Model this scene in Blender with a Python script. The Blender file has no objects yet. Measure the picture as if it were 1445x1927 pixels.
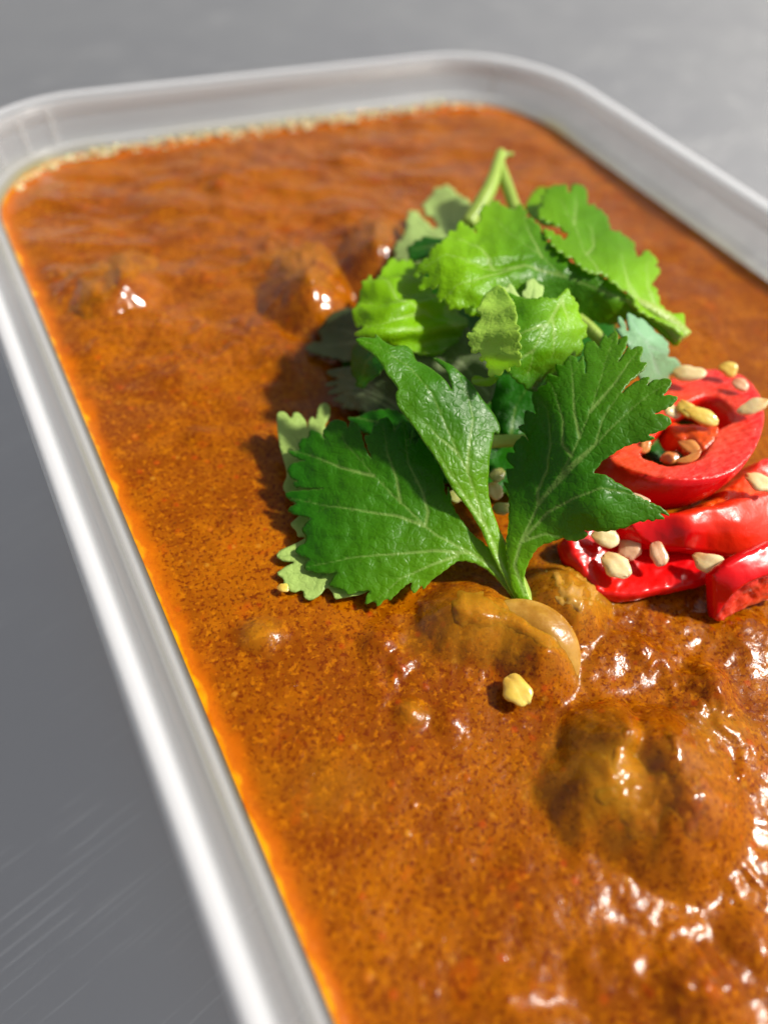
import bpy, math, random
import numpy as np
from mathutils import Vector, Matrix
from mathutils.geometry import delaunay_2d_cdt

S = 0.001                                   # everything below is written in millimetres
sc = bpy.context.scene
col = sc.collection

# ------------------------------------------------------------------ camera
CAM = np.array([-58.1, -140.2, 105.1]); ANG = (0.682, -0.094, -0.504); FPX = 1355.7
cd = bpy.data.cameras.new('camera'); cam = bpy.data.objects.new('camera', cd); col.objects.link(cam)
cam.location = Vector(CAM * S); cam.rotation_euler = ANG
cd.sensor_fit = 'VERTICAL'; cd.sensor_height = 24.0; cd.lens = FPX / 1927 * 24
cd.clip_start = 0.002; cd.clip_end = 50
cd.dof.use_dof = True; cd.dof.focus_distance = 0.0715; cd.dof.aperture_fstop = 16.9 / 2.1
sc.camera = cam

# ------------------------------------------------------------------ world, sun, exposure
SUN_EL, SUN_AZ = math.radians(49), math.radians(113)      # azimuth clockwise from +Y
w = bpy.data.worlds.new('World'); sc.world = w; w.use_nodes = True
nt = w.node_tree; nt.nodes.clear()
sky = nt.nodes.new('ShaderNodeTexSky'); sky.sky_type = 'NISHITA'; sky.sun_disc = False
sky.sun_elevation = SUN_EL; sky.sun_rotation = SUN_AZ; sky.air_density = 1.2; sky.dust_density = 2.5
hs = nt.nodes.new('ShaderNodeHueSaturation'); hs.inputs['Saturation'].default_value = 0.22
bg = nt.nodes.new('ShaderNodeBackground'); bg.inputs['Strength'].default_value = 0.052
wo = nt.nodes.new('ShaderNodeOutputWorld')
nt.links.new(sky.outputs[0], hs.inputs['Color']); nt.links.new(hs.outputs[0], bg.inputs[0]); nt.links.new(bg.outputs[0], wo.inputs[0])
sd = bpy.data.lights.new('sun', 'SUN'); sun = bpy.data.objects.new('sun', sd); col.objects.link(sun)
sd.energy = 4.2; sd.angle = math.radians(4); sd.color = (1.0, 0.945, 0.85)
sv = Vector((math.sin(SUN_AZ) * math.cos(SUN_EL), math.cos(SUN_AZ) * math.cos(SUN_EL), math.sin(SUN_EL)))
sun.rotation_euler = sv.to_track_quat('Z', 'Y').to_euler(); sun.location = sv * 1.0
vs = sc.view_settings; vs.view_transform = 'Standard'; vs.look = 'None'; vs.exposure = 0.55; vs.gamma = 1.0
sc.render.engine = 'CYCLES'
sc.cycles.max_bounces = 14; sc.cycles.transmission_bounces = 10; sc.cycles.transparent_max_bounces = 16
sc.cycles.use_denoising = True; sc.cycles.caustics_reflective = False

# ------------------------------------------------------------------ maths helpers
def rotm(a):
    cx, cy, cz = np.cos(a); sx, sy, sz = np.sin(a)
    return (np.array([[cz,-sz,0],[sz,cz,0],[0,0,1]]) @ np.array([[cy,0,sy],[0,1,0],[-sy,0,cy]]) @ np.array([[1,0,0],[0,cx,-sx],[0,sx,cx]]))
RM = rotm(ANG)
def at(px, py, z):
    """where the sight line of a photo pixel meets the height z (mm): used to measure places on the photograph"""
    px, py, z = np.broadcast_arrays(np.asarray(px, float), np.asarray(py, float), np.asarray(z, float))
    d = np.stack([(px - 722.5) / FPX, -(py - 963.5) / FPX, -np.ones_like(px)], -1) @ RM.T
    t = (z - CAM[2]) / d[..., 2]
    return CAM + d * t[..., None]
def pt(px, py, z): return at(px, py, z)

_rs = np.random.RandomState(7)
_perm = np.concatenate([_rs.permutation(256)] * 2); _ga = _rs.rand(256) * 2 * np.pi
def noise2(x, y):
    xi = np.floor(x).astype(int); yi = np.floor(y).astype(int); xf = x - xi; yf = y - yi
    def g(ix, iy, fx, fy):
        a = _ga[_perm[(_perm[ix & 255] + iy) & 255]]; return np.cos(a) * fx + np.sin(a) * fy
    u = xf**3 * (xf * (xf * 6 - 15) + 10); v = yf**3 * (yf * (yf * 6 - 15) + 10)
    a = g(xi, yi, xf, yf); b = g(xi + 1, yi, xf - 1, yf); c = g(xi, yi + 1, xf, yf - 1); d = g(xi + 1, yi + 1, xf - 1, yf - 1)
    return (a + u * (b - a)) * (1 - v) + (c + u * (d - c)) * v
def fbm(x, y, o=4, gain=.5):
    s = 0; a = 1
    for k in range(o): s = s + a * noise2(x * 2**k + 17.3 * k, y * 2**k - 9.1 * k); a *= gain
    return s
def tps(ctrl):
    c = np.array(ctrl, float); X = c[:, :2] / 100; v = c[:, 2]; n = len(c)
    def U(r2): return r2 * np.log(r2 + 1e-9)
    K = U(((X[:, None] - X[None])**2).sum(-1)) + np.eye(n) * 1e-3; Pm = np.c_[np.ones(n), X]
    A = np.block([[K, Pm], [Pm.T, np.zeros((3, 3))]]); sol = np.linalg.solve(A, np.r_[v, 0, 0, 0])
    def f(x, y):
        q = np.stack([x, y], -1) / 100
        return U(((q[..., None, :] - X)**2).sum(-1)) @ sol[:n] + sol[n] + q @ sol[n + 1:]
    return f
def chaikin(p, it=1):
    p = np.array(p, float)
    for _ in range(it):
        q = np.roll(p, -1, 0); p = np.stack([p * .78 + q * .22, p * .22 + q * .78], 1).reshape(-1, 2)
    return p
def resample(p, d, closed=True):
    p = np.array(p, float); out = []
    n = len(p)
    for i in range(n if closed else n - 1):
        a, b = p[i], p[(i + 1) % n]; k = max(1, int(round(np.linalg.norm(b - a) / d)))
        out += [a + (b - a) * j / k for j in range(k)]
    if not closed: out.append(p[-1])
    return np.array(out)
def inside(pts, poly):
    x, y = pts[:, 0], pts[:, 1]; r = np.zeros(len(pts), bool); n = len(poly)
    for i in range(n):
        x1, y1 = poly[i]; x2, y2 = poly[(i + 1) % n]
        if y1 == y2: continue
        c = ((y1 > y) != (y2 > y)) & (x < (x2 - x1) * (y - y1) / (y2 - y1) + x1); r ^= c
    return r
def segdist(pts, line):
    line = np.array(line, float); best = np.full(len(pts), 1e9); par = np.zeros(len(pts)); n = len(line) - 1
    for i in range(n):
        a, b = line[i], line[i + 1]; ab = b - a; t = np.clip(((pts - a) @ ab) / max(ab @ ab, 1e-9), 0, 1)
        d = np.linalg.norm(pts - a - t[:, None] * ab, axis=1); m = d < best; best[m] = d[m]; par[m] = ((i + t) / n)[m]
    return best, par
def T(ox, oy, s, pts): return [(ox + x / s, oy + y / s) for x, y in pts]
C1 = lambda p: T(480, 260, 2.7788, p)
C3 = lambda p: T(480, 700, 2.7788, p)
R1 = lambda p: T(930, 620, 4.0028, p)
R2 = lambda p: T(930, 850, 4.0028, p)
R3 = lambda p: T(660, 340, 4.0028, p)
R4 = lambda p: T(960, 340, 4.0028, p)
R5 = lambda p: T(560, 480, 4.0028, p)
R6 = lambda p: T(1084, 660, 4.0028, p)
R7 = lambda p: T(1084, 860, 4.0028, p)
R8 = lambda p: T(820, 500, 4.0028, p)

# ------------------------------------------------------------------ object helpers
def tag(o, label=None, cat=None, group=None, kind=None):
    for k, v in (('label', label), ('category', cat), ('group', group), ('kind', kind)):
        if v: o[k] = v
    return o
def empty(name, base):
    o = bpy.data.objects.new(name, None); col.objects.link(o); o.empty_display_size = .005
    o.location = Vector(np.array(base) * S); return o
def mesh_obj(name, V, F, mats, parent=None, base=None, fm=None, attrs=None, smooth=True):
    """V in mm world coordinates; base = the object's origin (mm)"""
    V = np.asarray(V, float)
    if parent is not None: o0 = np.array(parent.location) / S; p = parent
    else: o0 = np.array(base if base is not None else (V[:, 0].mean(), V[:, 1].mean(), V[:, 2].min())); p = None
    while p is not None and p.parent is not None:
        p = p.parent; o0 = o0 + np.array(p.location) / S
    me = bpy.data.meshes.new(name)
    me.from_pydata(((V - o0) * S).tolist(), [], [list(map(int, f)) for f in F])
    for m in mats: me.materials.append(m)
    if fm is not None: me.polygons.foreach_set('material_index', np.asarray(fm, np.int32))
    me.polygons.foreach_set('use_smooth', np.full(len(me.polygons), smooth))
    for k, v in (attrs or {}).items():
        a = me.attributes.new(k, 'FLOAT', 'POINT'); a.data.foreach_set('value', np.asarray(v, np.float32))
    me.update()
    o = bpy.data.objects.new(name, me); col.objects.link(o)
    if parent is not None: o.parent = parent
    else: o.location = Vector(o0 * S)
    return o

def triangulate(out, holes, sp, seed=0):
    rs = np.random.RandomState(seed)
    out = resample(out, sp)
    loops = [out] + [resample(h, sp) for h in holes]
    lo, hi = out.min(0), out.max(0)
    gx = np.arange(lo[0], hi[0], sp); gy = np.arange(lo[1], hi[1], sp * .87)
    G = np.stack(np.meshgrid(gx, gy), -1); G[1::2, :, 0] += sp / 2; G = G.reshape(-1, 2); G += rs.uniform(-.12, .12, G.shape) * sp
    G = G[inside(G, out)]
    for h in loops[1:]: G = G[~inside(G, h)]
    # keep clear of the outline
    B = np.concatenate(loops)
    keep = np.ones(len(G), bool)
    for i in range(0, len(G), 2000):
        keep[i:i + 2000] = ((G[i:i + 2000, None] - B[None])**2).sum(-1).min(1) > (sp * .55)**2
    G = G[keep]
    P = np.concatenate([B, G]); E = []; k = 0
    for l in loops:
        n = len(l); E += [(k + i, k + (i + 1) % n) for i in range(n)]; k += n
    v, e, f, *_ = delaunay_2d_cdt([Vector(p) for p in P.tolist()], E, [], 0, 1e-4)
    P = np.array([tuple(q) for q in v]); F = np.array([list(t) for t in f if len(t) == 3])
    c = P[F].mean(1); ok = inside(c, out)
    for h in loops[1:]: ok &= ~inside(c, h)
    F = F[ok]
    a, b, d = P[F[:, 0]], P[F[:, 1]], P[F[:, 2]]
    ar = (b[:, 0] - a[:, 0]) * (d[:, 1] - a[:, 1]) - (b[:, 1] - a[:, 1]) * (d[:, 0] - a[:, 0])
    F[ar > 0] = F[ar > 0][:, ::-1]                      # pixel y points down: this makes the faces look up
    used = np.unique(F); m = -np.ones(len(P), int); m[used] = np.arange(len(used))
    return P[used], m[F]
def vnormals(V, F):
    n = np.cross(V[F[:, 1]] - V[F[:, 0]], V[F[:, 2]] - V[F[:, 0]]); N = np.zeros_like(V)
    for k in range(3): np.add.at(N, F[:, k], n)
    return N / (np.linalg.norm(N, axis=1, keepdims=True) + 1e-12)
def border(F):
    E = np.concatenate([F[:, [0, 1]], F[:, [1, 2]], F[:, [2, 0]]]); s = set(map(tuple, E))
    return np.array([e for e in map(tuple, E) if (e[1], e[0]) not in s])

def leaf(name, outline, ctrl, veins=(), parent=None, tone=0.0, sp=4.0, thick=.13, ruff=.25, seed=0, mats=None, base=None, side=True, wave=None, creases=(), serr=0., lobe=0.):
    """a leaf blade: traced outline laid on a bent surface in space, with thickness, veins and ruffles"""
    out = chaikin(outline, 1)
    if serr:                                            # small teeth along the margin
        out = resample(out, 3.0); n_ = len(out); tg = np.roll(out, -2, 0) - np.roll(out, 2, 0); tg /= np.linalg.norm(tg, axis=1, keepdims=True) + 1e-9
        nr = np.stack([tg[:, 1], -tg[:, 0]], 1)
        a_ = np.sum(out[:, 0] * np.roll(out[:, 1], -1) - np.roll(out[:, 0], -1) * out[:, 1]); nr *= 1 if a_ > 0 else -1
        k_ = np.arange(n_) * 3.0; ph = k_ / 17. + 1.1 * noise2(k_ / 60. + seed, k_ * 0 + .5)
        bs = np.array(outline[0]); fade = np.clip((np.linalg.norm(out - bs, axis=1) - 30) / 60, 0, 1)
        out = out + nr * (serr * fade * (np.abs(np.sin(np.pi * ph))**.8 - .45 + 1.5 * lobe * (np.abs(np.sin(np.pi * k_ / 62. + .8 * noise2(k_ / 90. + 3 * seed, k_ * 0 + 2.5)))**.7 - .7)) * (1 + .8 * noise2(k_ / 45. + 7 * seed, k_ * 0)))[:, None]
    P, F = triangulate(out, [], sp, seed)
    z = tps(ctrl)(P[:, 0], P[:, 1])
    W = at(P[:, 0], P[:, 1], z)
    mmpx = (CAM[2] - z.mean()) / FPX * 1.35
    # veins: main ones as traced, with side veins branching off
    vein = np.zeros(len(P)); rs = random.Random(seed)
    allv = []
    for v in veins:
        v = resample(v, 14, False); allv.append((v, 3.4, 1.0))
        if side and len(v) > 4:
            sgn = 1
            for k in range(2, len(v) - 1, 2):
                d = v[min(k + 1, len(v) - 1)] - v[k - 1]; d = d / (np.linalg.norm(d) + 1e-9); sgn = -sgn
                a = math.radians(rs.uniform(28, 48)) * sgn; L = rs.uniform(28, 62)
                q = [v[k]]
                for j in range(4):
                    aa = a * (1 - .12 * j) + rs.uniform(-.15, .15); q.append(q[-1] + L / 4 * np.array([d[0] * math.cos(aa) - d[1] * math.sin(aa), d[0] * math.sin(aa) + d[1] * math.cos(aa)]))
                allv.append((np.array(q), 2.0, .5))
    bd0 = border(F); Bp = P[np.unique(bd0)]; db = np.concatenate([np.sqrt(((P[a:a + 2000, None] - Bp[None])**2).sum(-1).min(1)) for a in range(0, len(P), 2000)])
    vein = .5 * np.exp(-(db / 2.2)**2)                  # the thin pale margin
    for v, wd, s in allv:
        d, t = segdist(P, v); ww = wd * (1.25 - .75 * t); vein = np.maximum(vein, s * np.exp(-(d / ww)**2) * (1 - .45 * t))
    N = vnormals(W, F)
    rx, ry = P[:, 0] * mmpx, P[:, 1] * mmpx
    h = ruff * fbm(rx / 5 + seed * 3.1, ry / 5, 3) + .05 * fbm(rx / 1.3 + seed, ry / 1.3, 2) * ruff / .25 - .07 * vein
    for cr, hh, ww in creases:                     # a fold: the blade steps along this line
        d, t = segdist(P, cr); cr = np.array(cr); a, b = cr[0], cr[-1]
        sd_ = np.sign((b[0] - a[0]) * (P[:, 1] - a[1]) - (b[1] - a[1]) * (P[:, 0] - a[0]))
        h += hh * (sd_ > 0) * np.exp(-(d / ww)**2) * np.sin(np.pi * np.clip(t, .02, .98))
    if wave is not None: h = h + wave(P)
    W = W + N * h[:, None]
    N = vnormals(W, F); n = len(W)
    Bt = W - N * (thick * (1 + .6 * vein))[:, None]
    bd = border(F)
    sidef = [(a, b, b + n, a + n)[::-1] for a, b in bd]
    faces = F.tolist() + (F[:, ::-1] + n).tolist() + sidef
    fm = [0] * len(F) + [1] * len(F) + [1] * len(bd)
    tn = tps(tone)(P[:, 0], P[:, 1]) if not np.isscalar(tone) else np.full(n, tone)
    tn = np.clip(tn, 0, 1)
    return mesh_obj(name, np.concatenate([W, Bt]), faces, mats or [M['leaf'], M['leaf_under']], parent, base, fm,
                    {'vein': np.r_[vein, vein], 'tone': np.r_[tn, tn]})

def slab(name, outline, ctrl, depth, mats, holes=(), parent=None, base=None, sp=5, seed=0, rough=.15, bulge=.5, rim=.35, attr=None, noise_mm=1.2, it=1, taper=0.):
    """a solid with a traced top face (heights from ctrl) and a rounded side wall; depth = vector (mm) from the top to the bottom face"""
    out = chaikin(outline, it); hl = [chaikin(h, 1) for h in holes]
    P, F = triangulate(out, hl, sp, seed)
    z = tps(ctrl)(P[:, 0], P[:, 1]); W = at(P[:, 0], P[:, 1], z); N = vnormals(W, F)
    bd = border(F); isb = np.zeros(len(P), bool); isb[bd.ravel()] = True
    mm = (CAM[2] - z.mean()) / FPX * 1.35
    B = P[isb]; dist = np.zeros(len(P))
    for i in range(0, len(P), 2000): dist[i:i + 2000] = np.sqrt(((P[i:i + 2000, None] - B[None])**2).sum(-1).min(1))
    dist *= mm
    edge = np.clip(1 - dist / rim, 0, 1)
    W = W + N * (rough * fbm(P[:, 0] * mm / noise_mm + seed, P[:, 1] * mm / noise_mm, 4) - rim * .5 * edge**2)[:, None]
    N = vnormals(W, F); n = len(W); depth = np.array(depth, float)
    # outward direction of border vertices
    O = np.zeros_like(W)
    for a, b in bd:
        e = W[b] - W[a]; o = np.cross(e, N[a]); o /= np.linalg.norm(o) + 1e-9; O[a] += o; O[b] += o
    O /= np.linalg.norm(O, axis=1, keepdims=True) + 1e-9
    nx = {a: b for a, b in bd}
    V = [W]; faces = F.tolist(); fm = [0] * len(F)
    bi = np.unique(bd); idx = -np.ones(n, int); idx[bi] = np.arange(len(bi)); tot = n
    prev = bi.copy(); cent = W.mean(0)
    rows = 7; flesh = [np.ones(n)]
    for r in range(1, rows + 1):
        t = r / rows
        q = W[bi] + depth * t + O[bi] * bulge * math.sin(math.pi * min(t * .95 + .03, 1))
        q += (cent + depth - q) * taper * t
        q += O[bi] * (.05 * fbm(q[:, 0] / 1.1, q[:, 1] / 1.1 + q[:, 2], 2))[:, None]
        V.append(q); cur = tot + np.arange(len(bi)); tot += len(bi)
        for a, b in bd:
            faces.append((prev[idx[b]], prev[idx[a]], cur[idx[a]], cur[idx[b]])); fm.append(1)
        prev = cur
    # bottom: copy of the top triangles
    bot = W + depth; bot = bot + (cent + depth - bot) * taper
    inner = ~isb; mp = np.zeros(n, int); mp[bi] = prev; mp[inner] = tot + np.arange(inner.sum()); V.append(bot[inner])
    faces += mp[F][:, ::-1].tolist(); fm += [0] * len(F)
    V = np.concatenate(V)
    at_ = {}
    if attr:
        for k, c in attr.items():
            v = np.clip(tps(c)(P[:, 0], P[:, 1]), 0, 1) if not np.isscalar(c) else np.full(n, c)
            full = np.zeros(len(V)); full[:n] = v
            for r in range(rows): full[n + r * len(bi):n + (r + 1) * len(bi)] = v[bi]
            full[n + rows * len(bi):] = v[inner]; at_[k] = full
    o = mesh_obj(name, V, faces, mats, parent, base, fm, at_)
    if name == 'meat_chunk': o['n_top'] = n
    return o

def tube(name, pts, mat, parent=None, base=None, nseg=14, flat=1.0, cap=True, attrs=None, sub=6):
    """pts: (x, y, z, radius) in mm"""
    p = np.array(pts, float); t = np.linspace(0, len(p) - 1, (len(p) - 1) * sub + 1)
    def cr(i):
        k = min(int(i), len(p) - 2); u = i - k; a = p[max(k - 1, 0)]; b = p[k]; c = p[k + 1]; d = p[min(k + 2, len(p) - 1)]
        return .5 * (2 * b + (c - a) * u + (2 * a - 5 * b + 4 * c - d) * u * u + (3 * b - a - 3 * c + d) * u**3)
    q = np.array([cr(i) for i in t]); V = []; F = []
    up = np.array([0, 0, 1.0])
    for i in range(len(q)):
        d = q[min(i + 1, len(q) - 1), :3] - q[max(i - 1, 0), :3]; d /= np.linalg.norm(d) + 1e-9
        s = np.cross(d, up); s /= np.linalg.norm(s) + 1e-9; u = np.cross(s, d)
        for k in range(nseg):
            a = 2 * math.pi * k / nseg; r = q[i, 3] * (1 + .07 * math.cos(5 * a))
            V.append(q[i, :3] + r * (s * math.cos(a) + u * math.sin(a) * flat))
    for i in range(len(q) - 1):
        for k in range(nseg):
            a = i * nseg + k; b = i * nseg + (k + 1) % nseg; F.append((a, b, b + nseg, a + nseg))
    n = len(V)
    if cap:
        V += [q[0, :3], q[-1, :3]]
        for k in range(nseg):
            F.append((n, (k + 1) % nseg, k)); a = (len(q) - 1) * nseg; F.append((n + 1, a + k, a + (k + 1) % nseg))
    at_ = {'vein': np.zeros(len(V)), 'tone': np.full(len(V), .6)}
    at_.update(attrs or {})
    return mesh_obj(name, V, F, [mat], parent, base, None, at_)
def ptube(name, pts, mat, **k):                    # the same from photo pixels: (px, py, z, radius)
    return tube(name, [tuple(at(a, b, c)) + (r,) for a, b, c, r in pts], mat, **k)

# ------------------------------------------------------------------ materials
M = {}
class NB:
    def __init__(s, name):
        s.m = bpy.data.materials.new(name); s.m.use_nodes = True; s.t = s.m.node_tree; s.t.nodes.clear()
        s.out = s.n('ShaderNodeOutputMaterial'); s.tc = s.n('ShaderNodeTexCoord'); M[name] = s.m
    def n(s, ty, **k):
        x = s.t.nodes.new(ty)
        for a, b in k.items(): setattr(x, a, b)
        return x
    def L(s, a, b): s.t.links.new(a, b)
    def set(s, sock, v):
        if hasattr(v, 'is_output'): s.L(v, sock)
        else: sock.default_value = v
    def noise(s, scale, detail=3, rough=.55, vec=None, dist=0.):
        x = s.n('ShaderNodeTexNoise'); x.inputs['Scale'].default_value = scale; x.inputs['Detail'].default_value = detail
        x.inputs['Roughness'].default_value = rough; x.inputs['Distortion'].default_value = dist
        s.L(vec or s.tc.outputs['Object'], x.inputs['Vector']); return x.outputs['Fac']
    def voro(s, scale, feature='F1', vec=None, out='Distance', rnd=1.):
        x = s.n('ShaderNodeTexVoronoi', feature=feature); x.inputs['Scale'].default_value = scale; x.inputs['Randomness'].default_value = rnd
        s.L(vec or s.tc.outputs['Object'], x.inputs['Vector']); return x.outputs[out]
    def ramp(s, v, a, b, va=0., vb=1.):
        x = s.n('ShaderNodeMapRange'); x.interpolation_type = 'SMOOTHSTEP'
        s.L(v, x.inputs[0]); x.inputs[1].default_value = a; x.inputs[2].default_value = b; x.inputs[3].default_value = va; x.inputs[4].default_value = vb
        return x.outputs[0]
    def mix(s, f, a, b, blend='MIX'):
        x = s.n('ShaderNodeMix', data_type='RGBA', blend_type=blend); s.set(x.inputs[0], f)
        for sock, v in ((x.inputs[6], a), (x.inputs[7], b)):
            if isinstance(v, tuple): v = tuple(v) + (1,) if len(v) == 3 else v
            s.set(sock, v)
        return x.outputs[2]
    def math(s, op, a, b=0., c=None):
        x = s.n('ShaderNodeMath', operation=op); s.set(x.inputs[0], a); s.set(x.inputs[1], b)
        if c is not None: s.set(x.inputs[2], c)
        return x.outputs[0]
    def attr(s, name): return s.n('ShaderNodeAttribute', attribute_name=name).outputs['Fac']
    def bump(s, h, strength, dist, normal=None):
        x = s.n('ShaderNodeBump'); x.inputs['Strength'].default_value = strength; x.inputs['Distance'].default_value = dist
        s.L(h, x.inputs['Height'])
        if normal is not None: s.L(normal, x.inputs['Normal'])
        return x.outputs[0]
    def pbr(s, **k):
        x = s.n('ShaderNodeBsdfPrincipled')
        for a, v in k.items():
            sock = x.inputs[a.replace('_', ' ')]
            if isinstance(v, tuple) and len(v) == 3 and sock.type == 'RGBA': v = v + (1,)
            s.set(sock, v)
        return x
    def done(s, sh): s.L(sh, s.out.inputs[0]); return s.m

def mat_curry(name, chunk=False):
    b = NB(name)
    big = b.noise(110, 4, .6); mid = b.noise(420, 4, .6); fine = b.noise(1500, 3, .6); spk = b.noise(2600, 2, .5)
    c = b.mix(b.ramp(big, .36, .64), (.205, .047, .0001), (.325, .092, .0003))
    c = b.mix(b.ramp(b.noise(230, 4, .65, dist=.4), .50, .72, 0, .6), c, (.20, .044, .0006))
    c = b.mix(b.ramp(b.noise(300, 3, .6, dist=.3), .60, .72, 0, .45), c, (.38, .060, .0004))
    c = b.mix(b.ramp(mid, .52, .8), c, (.40, .122, .0008))
    c = b.mix(b.ramp(b.noise(2300, 3, .6), .50, .64, 0, .85), c, (.13, .017, .0002))               # darker flecks of spice
    c = b.mix(b.ramp(fine, .32, .46, .65, 0), c, (.46, .150, .001))
    c = b.mix(b.ramp(spk, .66, .72, 0, .6), c, (.07, .02, .004))
    v = b.voro(950, out='Color'); sepv = b.n('ShaderNodeSeparateColor'); b.L(v, sepv.inputs[0])
    vd = b.voro(950)
    red = b.math('MULTIPLY', b.ramp(sepv.outputs[0], .90, .96), b.ramp(vd, .1, .5, 1, 0))
    c = b.mix(b.math('MULTIPLY', red, .45), c, (.45, .05, .003))
    yel = b.math('MULTIPLY', b.ramp(sepv.outputs[1], .92, .97), b.ramp(vd, .1, .42, 1, 0))
    c = b.mix(b.math('MULTIPLY', yel, .4), c, (.60, .27, .02))
    c = b.mix(b.math('MULTIPLY', b.attr('meat'), .8), c, b.mix(mid, (.30, .125, .002), (.48, .24, .018)))
    oil = b.attr('oil')
    c = b.mix(b.ramp(oil, .05, .6, 0, .75), c, (.48, .108, .0004))
    c = b.mix(b.math('MULTIPLY', b.ramp(oil, .72, 1., 0, .8), b.ramp(mid, .35, .6, .35, 1)), c, (.66, .29, .001))
    h = b.math('ADD', b.math('MULTIPLY', fine, .5), b.math('ADD', b.math('MULTIPLY', mid, .5), b.math('MULTIPLY', b.noise(4200, 2), .2)))
    drop = b.math('MULTIPLY', b.ramp(sepv.outputs[2], .70, .78), b.ramp(vd, .02, .42, 1, 0))
    h = b.math('ADD', h, b.math('MULTIPLY', drop, .4))
    calm = b.math('MULTIPLY', b.ramp(oil, 0, .4, 1., .15), b.attr('grain'))
    x = b.n('ShaderNodeBump'); x.inputs['Distance'].default_value = .00026; b.L(h, x.inputs['Height']); b.L(b.math('MULTIPLY', calm, .42), x.inputs['Strength'])
    rg = b.math('ADD', b.ramp(b.noise(700, 3), .3, .7, .07, .14), b.math('MULTIPLY', b.attr('grain'), .12))
    p = b.pbr(Base_Color=c, Roughness=rg, IOR=1.45, Subsurface_Weight=.5, Subsurface_Scale=.0024, Normal=x.outputs[0])
    p.inputs['Subsurface Radius'].default_value = (1., .35, .08)
    b.L(b.ramp(b.attr('grain'), .1, .7, .55, .22), p.inputs['Specular IOR Level'])
    p.inputs['Coat Weight'].default_value = .03; p.inputs['Coat Roughness'].default_value = .06; p.inputs['Coat IOR'].default_value = 1.4
    x2 = b.bump(b.math('ADD', mid, b.math('MULTIPLY', fine, .35)), .35, .00035); b.L(x2, p.inputs['Coat Normal'])
    return b.done(p.outputs[0])
mat_curry('curry'); 

def mat_leaf(name, deep, lime, veinc, veinl, rough, transl, tcol_deep, tcol_lime):
    b = NB(name)
    tone, vein = b.attr('tone'), b.attr('vein')
    n1 = b.noise(260, 4, .6); n2 = b.noise(1300, 3, .6)
    c = b.mix(tone, deep, lime)
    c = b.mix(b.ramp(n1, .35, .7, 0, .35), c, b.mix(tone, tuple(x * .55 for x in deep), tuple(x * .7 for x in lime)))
    c = b.mix(b.ramp(n2, .45, .75, 0, .25), c, b.mix(tone, tuple(min(1, x * 1.7) for x in deep), lime))
    c = b.mix(b.ramp(vein, .2, .9, 0, .66), c, b.mix(tone, veinc, veinl))
    cell = b.voro(1500, 'DISTANCE_TO_EDGE')
    h = b.math('ADD', b.math('MULTIPLY', n2, .6), b.math('ADD', b.math('MULTIPLY', b.ramp(cell, 0, .25), .35), b.math('MULTIPLY', vein, -.25)))
    nrm = b.bump(h, .35, .0002)
    p = b.pbr(Base_Color=c, Roughness=b.ramp(n2, .3, .7, rough, rough + .14), Normal=nrm)
    p.inputs['Specular IOR Level'].default_value = .42
    tr = b.n('ShaderNodeBsdfTranslucent'); b.L(b.mix(b.ramp(vein, .3, .9, 0, .3), b.mix(tone, tcol_deep, tcol_lime), (.1, .2, .02)), tr.inputs[0]); b.L(nrm, tr.inputs['Normal'])
    mx = b.n('ShaderNodeMixShader'); mx.inputs[0].default_value = transl; b.L(p.outputs[0], mx.inputs[1]); b.L(tr.outputs[0], mx.inputs[2])
    return b.done(mx.outputs[0])
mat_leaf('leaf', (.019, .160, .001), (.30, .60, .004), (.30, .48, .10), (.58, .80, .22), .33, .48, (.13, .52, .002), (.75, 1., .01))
mat_leaf('leaf_under', (.12, .25, .04), (.34, .55, .07), (.10, .16, .03), (.55, .75, .25), .42, .42, (.20, .52, .005), (.7, .98, .01))
mat_leaf('leaf_pale', (.38, .54, .12), (.56, .74, .26), (.15, .25, .05), (.22, .38, .08), .36, .36, (.32, .55, .04), (.6, .85, .12))
mat_leaf('leaf_fringe', (.36, .56, .05), (.55, .80, .13), (.2, .36, .03), (.40, .62, .08), .38, .45, (.35, .65, .02), (.7, 1., .06))  # pale underside fold, its whitish sheen put into the colour too
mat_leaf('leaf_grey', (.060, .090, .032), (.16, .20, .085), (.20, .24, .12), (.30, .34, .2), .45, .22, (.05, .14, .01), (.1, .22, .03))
mat_leaf('leaf_blue', (.22, .42, .21), (.27, .52, .28), (.30, .44, .30), (.4, .6, .45), .34, .25, (.1, .36, .08), (.15, .42, .1))
mat_leaf('stem', (.30, .46, .06), (.48, .64, .13), (.3, .4, .1), (.3, .4, .1), .30, .22, (.3, .5, .03), (.5, .7, .1))

def mat_chilli_skin():
    b = NB('chilli_skin')
    n = b.noise(160, 3); c = b.mix(n, (.62, .001, .003), (.74, .002, .006))
    c = b.mix(b.math('MULTIPLY', b.attr('flesh'), .85), c, (.76, .035, .003))
    nrm = b.bump(b.noise(500, 3), .12, .0003)
    wet = b.attr('flesh')
    nrm2 = b.n('ShaderNodeBump'); nrm2.inputs['Distance'].default_value = .0003; b.L(b.noise(900, 4, .65), nrm2.inputs['Height']); b.L(b.math('MULTIPLY', wet, .28), nrm2.inputs['Strength']); b.L(nrm, nrm2.inputs['Normal'])
    p = b.pbr(Base_Color=c, Roughness=b.math('ADD', b.ramp(n, .3, .7, .22, .3), b.math('MULTIPLY', b.attr('flesh'), .1)), Subsurface_Weight=.2, Subsurface_Scale=.0015, Normal=nrm2.outputs[0])
    p.inputs['Specular IOR Level'].default_value = .36; p.inputs['Subsurface Radius'].default_value = (1, .08, .04); p.inputs['Coat Weight'].default_value = .12; p.inputs['Coat Roughness'].default_value = .06
    return b.done(p.outputs[0])
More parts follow.
